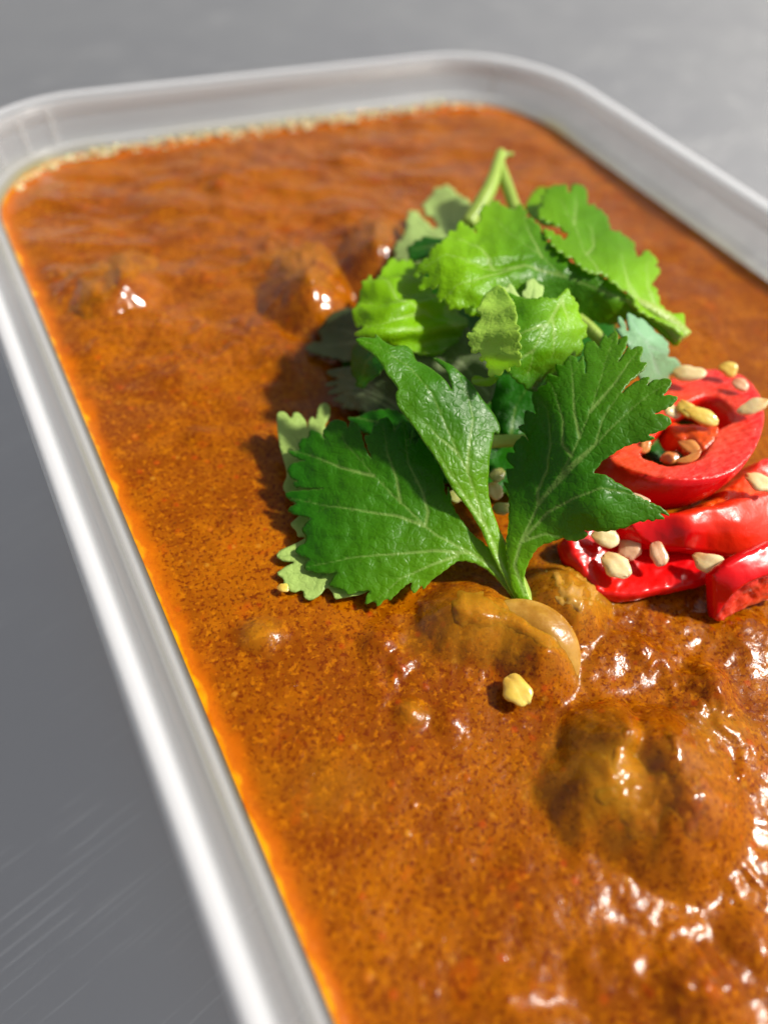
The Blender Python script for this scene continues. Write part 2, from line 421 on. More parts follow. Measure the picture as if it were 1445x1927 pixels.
def mat_chilli_flesh():
    b = NB('chilli_flesh')
    f = b.attr('flesh'); n = b.noise(600, 4, .6)
    mp = b.n('ShaderNodeMapping'); mp.inputs['Scale'].default_value = (1, 3, 1); b.L(b.tc.outputs['Object'], mp.inputs[0])
    fib = b.noise(700, 4, .6, vec=mp.outputs[0], dist=.6)
    c = b.mix(b.ramp(fib, .35, .65), (.70, .010, .008), (.82, .06, .045))
    c = b.mix(b.math('MULTIPLY', f, .9), c, b.mix(n, (.74, .06, .002), (.85, .14, .004)))
    h = b.math('ADD', fib, b.math('MULTIPLY', b.voro(900), .8))
    p = b.pbr(Base_Color=c, Roughness=.27, Subsurface_Weight=.35, Subsurface_Scale=.002, Normal=b.bump(h, .5, .00032))
    p.inputs['Subsurface Radius'].default_value = (1, .15, .06); p.inputs['Coat Weight'].default_value = .2; p.inputs['Coat Roughness'].default_value = .08; p.inputs['Specular IOR Level'].default_value = .4
    return b.done(p.outputs[0])
mat_chilli_skin(); mat_chilli_flesh()
def mat_seed(name, c1, c2, c3):
    b = NB(name)
    n = b.noise(450, 3); c = b.mix(b.ramp(n, .3, .7), c1, c2); c = b.mix(b.math('MULTIPLY', b.ramp(b.attr('tip'), .55, 1), .7), c, c3)
    p = b.pbr(Base_Color=c, Roughness=.27, Subsurface_Weight=.4, Subsurface_Scale=.0012, Normal=b.bump(b.math('ADD', n, b.math('MULTIPLY', b.noise(1800, 2), .3)), .35, .0003))
    p.inputs['Subsurface Radius'].default_value = (1, .7, .35); p.inputs['Coat Weight'].default_value = .35; p.inputs['Coat Roughness'].default_value = .1
    return b.done(p.outputs[0])
mat_seed('seed', (.74, .56, .26), (.82, .68, .40), (.62, .32, .07))
mat_seed('seed_yellow', (.68, .46, .06), (.74, .56, .13), (.5, .25, .02))
mat_seed('seed_green', (.36, .36, .10), (.48, .48, .22), (.25, .25, .04))
mat_seed('seed_orange', (.60, .20, .04), (.68, .30, .08), (.5, .1, .02))
mat_seed('onion', (.33, .145, .008), (.50, .27, .04), (.35, .12, .01))
mat_seed('seed_pink', (.70, .40, .22), (.76, .50, .32), (.55, .18, .08))

def mat_plastic():
    b = NB('plastic')
    n = b.noise(900, 3); nrm = b.bump(n, .06, .0003)
    p = b.pbr(Base_Color=b.mix(b.attr('stain'), (.86, .88, .92), (.86, .66, .10)), Roughness=b.ramp(n, .3, .7, .16, .28), IOR=1.49, Normal=nrm)
    tr = b.n('ShaderNodeBsdfTranslucent'); tr.inputs[0].default_value = (.82, .86, .90, 1)
    m1 = b.n('ShaderNodeMixShader'); m1.inputs[0].default_value = .28; b.L(p.outputs[0], m1.inputs[1]); b.L(tr.outputs[0], m1.inputs[2])
    tp = b.n('ShaderNodeBsdfTransparent'); b.L(b.mix(b.attr('stain'), (.97, .97, .96), (.97, .86, .35)), tp.inputs[0])
    lw = b.n('ShaderNodeLayerWeight'); lw.inputs['Blend'].default_value = .35
    f = b.math('MULTIPLY', b.ramp(lw.outputs['Facing'], 0, 1, .84, .84), b.ramp(b.attr('dense'), 0, 1, 1., .16))
    m2 = b.n('ShaderNodeMixShader'); b.L(f, m2.inputs[0]); b.L(m1.outputs[0], m2.inputs[1]); b.L(tp.outputs[0], m2.inputs[2])
    return b.done(m2.outputs[0])
mat_plastic()
def mat_steel():
    b = NB('steel')
    mp = b.n('ShaderNodeMapping'); mp.vector_type = 'TEXTURE'; mp.inputs['Rotation'].default_value = (0, 0, math.radians(20)); mp.inputs['Scale'].default_value = (40., 1., 1.)
    b.L(b.tc.outputs['Object'], mp.inputs[0])
    br = b.noise(5000, 3, .6, vec=mp.outputs[0])
    mp2 = b.n('ShaderNodeMapping'); mp2.vector_type = 'TEXTURE'; mp2.inputs['Rotation'].default_value = (0, 0, math.radians(14)); mp2.inputs['Scale'].default_value = (45., 1., 1.)
    b.L(b.tc.outputs['Object'], mp2.inputs[0])
    scr = b.math('MULTIPLY', b.ramp(b.noise(1700, 2, .5, vec=mp2.outputs[0]), .60, .68), b.ramp(b.noise(60, 2), .40, .58))
    sm = b.noise(25, 3)
    c = b.mix(b.ramp(sm, .3, .7), (.745, .73, .73), (.77, .757, .75))
    c = b.mix(b.math('MULTIPLY', scr, .5), c, (.98, .98, .98))  # scratches, with their highlights put into the colour
    r = b.math('ADD', b.ramp(sm, .3, .7, .375, .385), b.math('MULTIPLY', scr, .1))
    h = b.math('ADD', b.math('MULTIPLY', br, .4), b.math('MULTIPLY', scr, -3.))
    p = b.pbr(Base_Color=c, Metallic=1., Roughness=r, Normal=b.bump(h, .3, .0001))
    return b.done(p.outputs[0])
mat_steel()
def mat_drop():
    b = NB('oil_drop')
    p = b.pbr(Base_Color=(.95, .78, .48), Roughness=.06, IOR=1.45, Transmission_Weight=.3, Subsurface_Weight=.5, Subsurface_Scale=.001)
    return b.done(p.outputs[0])
mat_drop()

# ------------------------------------------------------------------ worktop
ZC, HL = 42.0, 50.0                                # curry level, lip level (mm)
def grid_sheet(x0, x1, y0, y1, nx, ny, z):
    X, Y = np.meshgrid(np.linspace(x0, x1, nx), np.linspace(y0, y1, ny)); V = np.stack([X, Y, np.full_like(X, z)], -1).reshape(-1, 3)
    i = np.arange(nx * ny).reshape(ny, nx); F = np.stack([i[:-1, :-1], i[:-1, 1:], i[1:, 1:], i[1:, :-1]], -1).reshape(-1, 4)
    return V, F
bx_lo, bx_hi = (-900, -1000, -25), (1400, 1200, 0)
V = np.array([(x, y, z) for z in (bx_lo[2], bx_hi[2]) for y in (bx_lo[1], bx_hi[1]) for x in (bx_lo[0], bx_hi[0])], float)
F = [(0, 2, 3, 1), (4, 5, 7, 6), (0, 1, 5, 4), (1, 3, 7, 5), (3, 2, 6, 7), (2, 0, 4, 6)]
tag(mesh_obj('worktop', V, F, [M['steel']], base=(0, 0, 0), smooth=False), kind='structure')

# ------------------------------------------------------------------ container
LX, LY0, LY1, RC = 60.0, 0.0, -176.0, 25.0
def rrect(inset, z, na=14, ns=16):
    hx = LX - inset; y0 = LY0 - inset; y1 = LY1 + inset; r = max(RC - inset, 6); P = []
    cs = [(hx - r, y0 - r, 0), (-hx + r, y0 - r, 90), (-hx + r, y1 + r, 180), (hx - r, y1 + r, 270)]
    for k, (cx, cy, a0) in enumerate(cs):
        arc = [(cx + r * math.cos(math.radians(a0 + 90 * i / na)), cy + r * math.sin(math.radians(a0 + 90 * i / na))) for i in range(na + 1)]
        P += arc
        nxc = cs[(k + 1) % 4]; e = (nxc[0] + r * math.cos(math.radians(nxc[2])), nxc[1] + r * math.sin(math.radians(nxc[2])))
        s = arc[-1]; P += [(s[0] + (e[0] - s[0]) * i / ns, s[1] + (e[1] - s[1]) * i / ns) for i in range(1, ns)]
    return np.array([(x, y, z) for x, y in P])
def sweep(prof, closed=True):
    rings = [rrect(i, z) for i, z in prof]; n = len(rings[0]); V = np.concatenate(rings); F = []; m = len(rings)
    for k in range(m if closed else m - 1):
        for i in range(n):
            a = k * n + i; b = k * n + (i + 1) % n; kk = (k + 1) % m; F.append((a, b, kk * n + (i + 1) % n, kk * n + i))
    return V, F, n
tub = empty('plastic_container', (0, -88, 0.0))
tag(tub, 'translucent white plastic takeaway tub filled with orange curry on the steel worktop', 'food container')
# the body: inner wall, ledge, upper wall, lip, skirt as one closed profile (inset from the lip's outer edge, height)
inner = [(11.5, 1.6), (9.5, 3.2), (7.4, 25), (6.1, 41.5), (5.8, 43.0), (5.6, 43.75), (5.2, 44.15), (4.75, 44.1), (4.4, 43.75), (4.1, 44.1), (3.85, 45.5), (3.35, 48.9), (3.1, 49.8), (2.6, 50.3), (1.8, 50.5), (0.9, 50.45), (0.35, 50.1), (0.05, 49.3), (0.0, 47.6), (0.0, 46.2)]
outer = [(0.75, 46.2), (0.8, 48.6), (1.3, 49.4), (2.2, 49.5), (2.7, 48.7), (3.1, 45.5), (3.3, 43.4), (4.3, 42.9), (5.0, 42.6), (5.4, 41.2), (6.7, 25), (8.8, 3.0), (10.5, 0.6), (12.5, 0.0)]
V, F, n = sweep(inner + outer)
k = len(inner); m = len(inner) + len(outer)
F = [f for f in F if not ((f[0] // n == m - 1))]                          # open between underside and floor: closed by the base
F.append(tuple(range(0, n))); F.append(tuple(reversed(range((m - 1) * n, m * n))))
dens = np.repeat([max(math.exp(-((i - .9) / 1.1)**4) * (z > 45.5), math.exp(-((i - 4.95) / .4)**2) * (z > 43.2) * .55) for i, z in inner + outer], n)
stain = np.clip(1 - np.abs(V[:, 2] - 42.6) / 1.6, 0, 1) * (np.arange(len(V)) < k * n) * np.clip(.55 + 1.2 * fbm(V[:, 0] / 14, V[:, 1] / 14, 2), .15, 1)   # oil clinging to the wall
mesh_obj('tub_body', V, F, [M['plastic']], tub, attrs={'dense': dens, 'stain': stain})      # the lip and the ledge are moulded thicker
def bar_on_wall(px, py, w, name='corner_rib'):
    # small upright rib on the inner face of the upper wall, where its foot shows at a photo pixel
    p = at(px, py, 44.0); c = np.array([np.clip(p[0], -LX + RC, LX - RC), np.clip(p[1], LY1 + RC, LY0 - RC), 0])
    d = p - c; d[2] = 0; d /= np.linalg.norm(d); s = np.array([-d[1], d[0], 0]); r = RC
    V = []
    for z, ins in ((44.0, 4.0), (46.5, 3.6), (49.3, 3.15)):
        o = c + d * (r - ins)
        for (ds, dn) in ((-w, .3), (-w * .6, -.45), (w * .6, -.45), (w, .3)): V.append(o + s * ds + d * dn + np.array([0, 0, z]))
    F = []
    for k in range(2):
        for j in range(4): F.append((k * 4 + j, k * 4 + (j + 1) % 4, (k + 1) * 4 + (j + 1) % 4, (k + 1) * 4 + j))
    F += [(3, 2, 1, 0), (8, 9, 10, 11)]
    mesh_obj(name, V, F, [M['plastic']], tub, smooth=False)
for a in ((925, 172, .55), (112, 272, .55), (60, 290, .55), (15, 318, .55)): bar_on_wall(*a)

# ------------------------------------------------------------------ meat and onion pieces breaking the surface
CH = []
MATC = [M['curry'], M['curry']]
def chunk(label, outline, ctrl, meat=.4, seed=0, name='meat_chunk', rough=.5, cat='meat', sp=5, group='pieces of meat in the curry', nm=2.2, mats=None, grain=1.):
    o = slab(name, outline, [(x, y, ZC - 1.0) for x, y in outline[::2]] + ctrl, (0, 0, -4), mats or MATC, sp=sp, seed=seed, rough=rough, bulge=.6, rim=.5, attr={'meat': meat, 'oil': 0., 'grain': grain}, noise_mm=nm, it=2)
    n_top = o['n_top']; del o['n_top']
    CH.append(np.array([tuple(v.co) for v in o.data.vertices[:n_top]]) / S + np.array(o.location) / S)
    return tag(o, label, cat, group)
chunk('largest sauce coated meat chunk, near the lower right, olive left face, shiny ridge',
      [(1008, 1450), (1040, 1405), (1100, 1385), (1150, 1368), (1190, 1335), (1240, 1325), (1300, 1345), (1370, 1385), (1402, 1450), (1398, 1540), (1375, 1620), (1310, 1690), (1235, 1680), (1190, 1630), (1130, 1605), (1060, 1575), (1015, 1510)],
      [(1105, 1480, 45.2), (1150, 1430, 46.2), (1165, 1530, 45.2), (1185, 1590, 44.0), (1290, 1450, 47.2), (1330, 1500, 47.2), (1250, 1520, 46.2), (1300, 1590, 45.2), (1185, 1368, 46.6), (1212, 1402, 44.6), (1270, 1380, 47.0), (1225, 1580, 44.9)],
      [(1100, 1480, .95), (1170, 1450, .85), (1220, 1420, .3), (1300, 1480, .1), (1250, 1560, .05), (1190, 1365, .15), (1060, 1540, .6), (1330, 1400, .3)], 1, rough=.22, grain=[(1100, 1480, .8), (1300, 1450, .15), (1320, 1540, .15), (1200, 1380, .9), (1250, 1600, .3), (1060, 1540, .9)])
chunk('meat chunk under the foot of the coriander sprig, olive brown with a shadowed left side',
      [(765, 1210), (775, 1160), (810, 1125), (860, 1095), (930, 1085), (990, 1110), (1040, 1150), (1075, 1200), (1072, 1250), (1040, 1290), (980, 1270), (900, 1260), (820, 1250)],
      [(850, 1140, 45.0), (920, 1130, 45.2), (990, 1165, 45.2), (1040, 1205, 45.6), (940, 1200, 44.0), (860, 1190, 44.0), (990, 1235, 43.6), (1050, 1250, 44.4)],
      [(850, 1150, .75), (920, 1150, .8), (1000, 1160, .9), (1040, 1200, .95), (940, 1200, .5), (880, 1240, .2), (1000, 1250, .3)], 2, rough=.26)
chunk('pale golden piece with glistening fibres, between the sprig foot and the chilli slices',
      [(1000, 1180), (1010, 1100), (1030, 1045), (1070, 1030), (1110, 1060), (1130, 1110), (1150, 1160), (1120, 1190), (1085, 1200), (1040, 1190)],
      [(1050, 1080, 44.5), (1080, 1110, 45.2), (1100, 1150, 44.8), (1050, 1140, 44.6)], [(1050, 1080, .9), (1080, 1120, 1.), (1110, 1150, 1.), (1040, 1160, .8)], 3, rough=.4, nm=.9, mats=[M['onion'], M['onion']])
chunk('blurred meat chunk far behind, with a bright glint on its near left face', [(480, 590), (470, 530), (500, 480), (560, 445), (620, 460), (660, 510), (655, 570), (610, 610), (540, 615)],
      [(540, 520, 46.0), (590, 500, 47.0), (620, 540, 46.0), (560, 570, 44.6)], .3, 5, rough=.7)
chunk('dark meat chunk in the shade, just left of the rear coriander leaves', [(640, 500), (635, 450), (670, 415), (730, 410), (790, 440), (800, 500), (760, 540), (690, 540)],
      [(690, 450, 47.2), (730, 450, 47.6), (720, 500, 45.6)], .3, 6, rough=.7)
chunk('low meat chunk beside the left wall of the tub', [(95, 590), (110, 540), (180, 490), (240, 465), (300, 480), (310, 530), (280, 580), (200, 620), (130, 620)],
      [(170, 540, 44.2), (240, 510, 45.0), (220, 570, 43.6)], .3, 7, rough=.6)

tag(ptube('onion_strip', [(880, 1172, 43.2, .5), (930, 1156, 44.1, 1.2), (980, 1154, 44.65, 1.7), (1025, 1172, 44.8, 1.9), (1055, 1202, 44.4, 1.7), (1070, 1240, 43.4, 1.3), (1074, 1280, 42.2, .6)], M['onion'], flat=.42, nseg=18),
    'pale translucent strip of onion curling over the olive chunk, right below the sprig foot', 'onion')
# ------------------------------------------------------------------ curry surface
LUMPS = [   # px, py, rx, ry (mm along image right / up), height
    (1240, 1490, 11, 9, 1.3), (930, 1180, 10, 6, 1.4), (1075, 1120, 6, 6, 1.2), (1330, 1295, 3, 3.4, 2.0), (1150, 1260, 8, 5, .7),
    (560, 510, 9, 7, 2.0), (705, 455, 7, 6, 2.6), (200, 535, 10, 5, 1.5), (495, 1195, 2.6, 2.2, 1.0), (712, 1212, 2.4, 2.6, 1.1),
    (770, 1345, 1.8, 1.6, .9), (845, 1355, 1.6, 2.0, .6), (1310, 1870, 4, 3, 1.5), (1190, 1835, 5, 3, .9), (950, 1880, 4, 2, .8), (1420, 1790, 3, 3, 1.0),
    (640, 300, 7, 3, .9), (420, 340, 5, 2.5, .9), (410, 355, 2, 1.5, .8), (330, 385, 10, 4, .7), (620, 400, 12, 4, .9), (250, 620, 8, 4, .8),
    (480, 640, 12, 5, .9), (300, 600, 5, 3, .6), (560, 690, 6, 5, .9), (380, 820, 3, 1.6, .5), (130, 370, 6, 4, .5), (1290, 640, 8, 4, .4), (1180, 1225, 6, 3, .6),
    (1330, 1370, 6, 3, .7), (1030, 1700, 10, 5, .5), (620, 1480, 6, 4, .25), (1420, 1200, 5, 4, .9), (1400, 1420, 4, 5, .5),
]
ROUGH = [(200, 550, 9), (260, 640, 9), (420, 330, 9), (420, 640, 8), (600, 620, 8), (520, 460, 9), (1250, 1230, 7), (1330, 1370, 6), (1240, 1720, 4), (1300, 1860, 5), (745, 1270, 4), (1400, 1650, 4)]
IMR, IMU = np.array([.91, -.41]), np.array([.41, .91])
def curry_h(x, y):
    h = .34 * fbm(x / 18, y / 18, 2) + .045 * fbm(x / 4.5 + 3, y / 4.5, 3)
    back = np.clip((y + 100) / 60, 0, 1)
    h = h + back * (1.0 * fbm((x * .91 - y * .41) / 15 + 5, (x * .41 + y * .91) / 9, 3) + .28 * fbm((x * .91 - y * .41) / 7 + 2, (x * .41 + y * .91) / 4, 2))
    h = h + .045 * fbm(x / .8, y / .8, 2) * (1 - .8 * back)
    msk = np.clip(fbm(x / 17 + 31, y / 13 + 4, 2) * .9 + .03, 0, 1)
    for cx, cy_, rr in ROUGH:
        q = at(cx, cy_, ZC); msk = np.maximum(msk, np.exp(-(((x - q[0])**2 + (y - q[1])**2) / rr**2)**1.5))
    wx, wy = x + 1.6 * fbm(x / 5, y / 5 + 40, 2), y + 1.6 * fbm(x / 5 + 60, y / 5, 2)
    rid = fbm(wx / 5.2 + 11, wy / 4.2, 4, .55)
    h = h + msk * (.95 * np.maximum(rid - .05, 0) - .45 * np.abs(np.minimum(rid + .1, 0)) + .12 * fbm(x / 1.5, y / 1.5, 3))
    for (px, py, rx, ry, hh) in LUMPS:
        c = at(px, py, ZC); dx, dy = x - c[0], y - c[1]
        u = (dx * IMR[0] + dy * IMR[1]) / rx; v = (dx * IMU[0] + dy * IMU[1]) / ry
        d = np.sqrt(u * u + v * v) + .28 * fbm(x / 3.1 + px, y / 3.1, 3); m = np.clip(1 - d / 1.25, 0, 1); m = m * m * (3 - 2 * m)
        h = h + hh * m * (1 + .14 * fbm(x / 1.6, y / 1.6, 3))
    return h
def edge_dist(x, y, inset=6.0):
    hx = LX - inset; cy = (LY0 + LY1) / 2; hy = (LY0 - LY1) / 2 - inset; r = RC - inset
    qx = np.abs(x) - (hx - r); qy = np.abs(y - cy) - (hy - r)
    return r - (np.hypot(np.maximum(qx, 0), np.maximum(qy, 0)) + np.minimum(np.maximum(qx, qy), 0))
nx, ny = 365, 555
hxm, cy, hym = LX - 5.95, (LY0 + LY1) / 2, (LY0 - LY1) / 2 - 5.95
# map a square grid onto the rounded rectangle so that the rim of the sheet follows the wall
U, Vv = np.meshgrid(np.linspace(-1, 1, nx), np.linspace(-1, 1, ny))
X = U * hxm; Y = cy + Vv * hym
for _ in range(1):
    r = RC - 5.95; ax = np.maximum(np.abs(X) - (hxm - r), 0) / r; ay = np.maximum(np.abs(Y - cy) - (hym - r), 0) / r
    mx = np.maximum(ax, ay); ln = np.hypot(ax, ay) + 1e-9; k = np.where((ax > 0) & (ay > 0), mx / ln, 1.)
    X = np.where((ax > 0) & (ay > 0), np.sign(X) * (hxm - r + ax * k * r), X); Y = np.where((ax > 0) & (ay > 0), cy + np.sign(Y - cy) * (hym - r + ay * k * r), Y)
ed = edge_dist(X, Y, 5.95)
h = curry_h(X, Y)
drape = .5 * fbm(X / 4.5, Y / 4.5, 3) + .2 * fbm(X / 1.7, Y / 1.7, 4)
for C in CH:                                        # the sauce climbs over each piece and leaves its top partly bare
    m = (X > C[:, 0].min() - 7) & (X < C[:, 0].max() + 7) & (Y > C[:, 1].min() - 7) & (Y < C[:, 1].max() + 7)
    q = np.stack([X[m], Y[m]], 1); best = np.full(len(q), -9.)
    Cs = C
    for a in range(0, len(q), 1500):
        d = np.sqrt(((q[a:a + 1500, None] - Cs[None, :, :2])**2).sum(-1))
        best[a:a + 1500] = (Cs[None, :, 2] - ZC - .7 * np.maximum(d - .15, 0) - .05 * d**2).max(1)
    cand = best - .16 + drape[m]; k = .25; hm = h[m]
    h[m] = np.maximum(hm, cand) + np.maximum(k - np.abs(hm - cand), 0)**2 / (4 * k)
calm = np.clip(ed / 5, 0, 1); h = h * (calm * calm * (3 - 2 * calm)) + .55 * np.exp(-np.maximum(ed, 0) / .5)
Z = ZC + h
oil = np.exp(-np.maximum(ed + .9 * fbm(X / 3, Y / 3, 3), 0)**1.2 / (1.3 + 1.5 * np.clip((X - 25) / 15, 0, 1) + .9 * np.clip((Y + 25) / 15, 0, 1)))
oil = np.maximum(oil, .16 * np.clip(2.2 * (fbm(X / 10 + 70, Y / 7, 4) - .1), 0, 1))
meat = np.zeros_like(X)
for px, py, rx, ry, s in ((1120, 1480, 5.5, 5, .7), (930, 1190, 8, 4, .75), (1075, 1120, 4.5, 5, .9), (560, 500, 6, 4, .35), (200, 520, 7, 3, .4), (495, 1195, 2, 2, .5), (1340, 1370, 4, 2, .4), (1050, 1240, 3, 3, .5), (770, 1345, 1.5, 1.4, .5), (620, 1480, 5, 3, .25)):
    c = at(px, py, ZC); dx, dy = X - c[0], Y - c[1]; u = (dx * IMR[0] + dy * IMR[1]) / rx; v = (dx * IMU[0] + dy * IMU[1]) / ry
    meat = np.maximum(meat, s * np.clip(1.3 - np.sqrt(u * u + v * v) - .5 * fbm(X / 2.5, Y / 2.5, 3), 0, 1))
# how grainy the sauce is: a smooth skin in patches, mostly toward the far end
grain = np.clip(1.0 - 1.0 * np.clip((Y + 92) / 40, 0, 1) + .9 * fbm(X / 9, Y / 7, 3) * np.clip((-Y - 20) / 40, 0, 1), .04, 1)
q_ = at(1310, 1480, 46.5); grain = grain * (1 - .8 * np.exp(-((X - q_[0])**2 + (Y - q_[1])**2) / 5.5**2))
i = np.arange(nx * ny).reshape(ny, nx); F = np.stack([i[:-1, :-1], i[:-1, 1:], i[1:, 1:], i[1:, :-1]], -1).reshape(-1, 4)
curry = mesh_obj('curry', np.stack([X, Y, Z], -1).reshape(-1, 3), F, [M['curry']], base=(0, -88, ZC - 4), attrs={'oil': oil.ravel(), 'meat': meat.ravel(), 'grain': grain.ravel()})
tag(curry, 'thick orange brown curry sauce filling the translucent tub up to its ledge', 'curry')

# frothy oil drops where the sauce meets the back wall: a part of the curry
rs = random.Random(4); V = []; F = []
def ball(c, r, sx=1., sz=1., seg=10, rings=6):
    n0 = len(V)
    for a in range(rings + 1):
        th = math.pi * a / rings
        for b_ in range(seg): V.append((c[0] + r * sx * math.sin(th) * math.cos(2 * math.pi * b_ / seg), c[1] + r * math.sin(th) * math.sin(2 * math.pi * b_ / seg), c[2] + r * sz * math.cos(th)))
    for a in range(rings):
        for b_ in range(seg):
            p, q = n0 + a * seg + b_, n0 + a * seg + (b_ + 1) % seg; F.append((p, p + seg, q + seg, q))
for kk in range(420):
    x = rs.uniform(-50, 46) if rs.random() < .85 else rs.uniform(-40, 40); r = rs.uniform(.14, .40) * (1 if rs.random() < .88 else 1.6)
    ins = 6.4 if abs(x) < LX - RC else None
    if ins: y = -6.15 - r * .4 - rs.random()**2 * 1.6
    else:
        a = math.acos(min(1, (abs(x) - (LX - RC)) / (RC - 6.2))); y = -RC + (RC - 6.2) * math.sin(a) - r * .5 - rs.random()**2 * 1.2
    ball((x, y, ZC + rs.uniform(.2, 1.4) * (1 if y > -7.2 else .4)), r, rs.uniform(.8, 1.5), rs.uniform(.6, 1.))
tag(mesh_obj('froth', V, F, [M['oil_drop']], curry), kind='stuff')

# ------------------------------------------------------------------ coriander
RING = 'coriander leaves heaped in the middle of the curry'
sprig = empty('coriander_sprig', at(985, 1148, 42.6))
tag(sprig, 'front coriander sprig, three dark green leaflets fanning up from one pale cut stem', 'herb', 'coriander sprigs and leaves on the curry')
GRP = 'coriander sprigs and leaves on the curry'
# left leaflet
leaf('leaflet', C3([(1395, 1250), (1340, 1180), (1290, 1110), (1230, 1045), (1170, 1003), (1110, 988), (1060, 985), (1020, 1015), (970, 1055), (925, 1085), (882, 1137), (868, 1112), (830, 1165), (815, 1130), (822, 1090), (770, 1130), (735, 1165), (705, 1197), (690, 1180), (635, 1232), (630, 1195), (570, 1217), (585, 1165), (600, 1140), (540, 1145), (490, 1170), (470, 1140), (375, 1118), (410, 1070), (435, 1045), (340, 1055), (250, 1030), (265, 1000), (290, 975), (230, 960), (205, 930), (250, 900), (270, 880), (245, 820), (265, 800), (300, 765), (215, 750), (165, 727), (190, 700), (225, 690), (170, 665), (155, 632), (190, 622), (290, 618), (375, 610), (290, 608), (200, 600), (195, 575), (225, 570), (175, 545), (165, 505), (185, 475), (225, 465), (265, 462), (215, 445), (170, 415), (165, 405), (230, 405), (220, 375), (240, 340), (275, 340), (285, 300), (320, 305), (375, 362), (350, 320), (385, 265), (430, 253), (470, 258), (490, 305), (495, 268), (520, 258), (545, 290), (560, 340), (580, 410), (614, 466), (590, 400), (570, 330), (605, 340), (615, 290), (640, 262), (660, 243), (690, 233), (715, 262), (728, 318), (740, 285), (775, 242), (793, 275), (800, 320), (808, 400), (820, 290), (826, 350), (832, 380), (868, 333), (892, 365), (898, 408), (920, 355), (940, 390), (936, 470), (962, 470), (980, 540), (992, 640), (1004, 650), (1010, 590), (1022, 650), (1034, 705), (1072, 770), (1130, 840), (1205, 900), (1290, 1000), (1350, 1110)]),
     [(975, 1140, 43.4), (925, 1045, 46), (880, 1000, 47), (800, 960, 47.5), (700, 900, 48.2), (560, 980, 44.2), (545, 870, 46.5), (590, 800, 48.5), (690, 795, 50.5), (790, 830, 50.6), (820, 900, 49.0), (700, 1080, 44.6), (620, 1050, 44.6), (790, 1090, 44.8), (870, 1060, 45.6)],
     [C3([(1390, 1200), (1240, 1020), (1130, 945), (960, 860), (890, 805), (760, 680), (620, 540), (480, 380), (430, 280)]), C3([(1130, 945), (930, 935), (700, 955), (500, 970), (260, 1020)]), C3([(890, 805), (740, 750), (560, 725), (380, 700), (180, 660)]),
      C3([(890, 805), (905, 730), (870, 620), (800, 480), (775, 260)]), C3([(1060, 960), (920, 1010), (760, 1080), (640, 1190)]), C3([(760, 680), (740, 560), (690, 420), (670, 270)]), C3([(620, 540), (450, 500), (300, 440), (190, 400)])],
     sprig, tone=[(560, 980, .0), (700, 900, .12), (850, 1000, .3), (950, 1080, .75), (640, 780, .05), (600, 1080, .1), (800, 840, 0)], sp=3.6, seed=11, serr=1.8, ruff=.42,
     creases=[(C3([(340, 865), (430, 835), (560, 828), (640, 835), (700, 870)]), -.5, 12)])
# middle leaflet
leaf('leaflet', C3([(1395, 1235), (1330, 1130), (1270, 1010), (1205, 890), (1170, 800), (1100, 690), (1050, 640), (1000, 560), (940, 440), (900, 390), (850, 310), (790, 235), (745, 180), (735, 130), (735, 108), (752, 85), (725, 45), (690, 10), (660, -50), (620, -95), (560, -135), (518, -180), (560, -188), (600, -180), (635, -178), (628, -208), (680, -150), (720, -130), (750, -135), (790, -138), (825, -110), (845, -62), (880, -55), (930, -20), (975, 20), (1012, 60), (1034, 100), (1032, 60), (1005, -10), (960, -50), (925, -88), (960, -75), (1040, -30), (1110, 30), (1180, 130), (1250, 215), (1285, 290), (1275, 328), (1255, 302), (1240, 380), (1225, 480), (1215, 620), (1245, 740), (1290, 870), (1340, 960), (1390, 1100), (1420, 1220)]),
     [(980, 1140, 43.9), (930, 1030, 46.8), (910, 930, 49.5), (890, 850, 52.5), (860, 770, 54.4), (800, 720, 56.2), (740, 670, 57.2), (670, 636, 57.6), (820, 670, 56.2), (930, 800, 53.0), (770, 760, 55.0), (830, 840, 52.6), (840, 690, 56.6)],
     [C3([(1390, 1200), (1290, 1010), (1200, 800), (1110, 520), (1060, 420), (990, 260), (930, 120), (830, -10), (700, -100), (560, -170)]), C3([(1110, 520), (1125, 350), (1140, 240), (1110, 110), (1050, -10)]), C3([(1060, 420), (960, 340), (870, 240)]), C3([(1200, 800), (1090, 640), (1000, 500), (920, 350)])],
     sprig, tone=[(900, 900, .45), (930, 1040, .75), (860, 790, .15), (750, 680, .2), (680, 640, .25), (850, 680, .1)], sp=3.6, seed=12, ruff=.35)
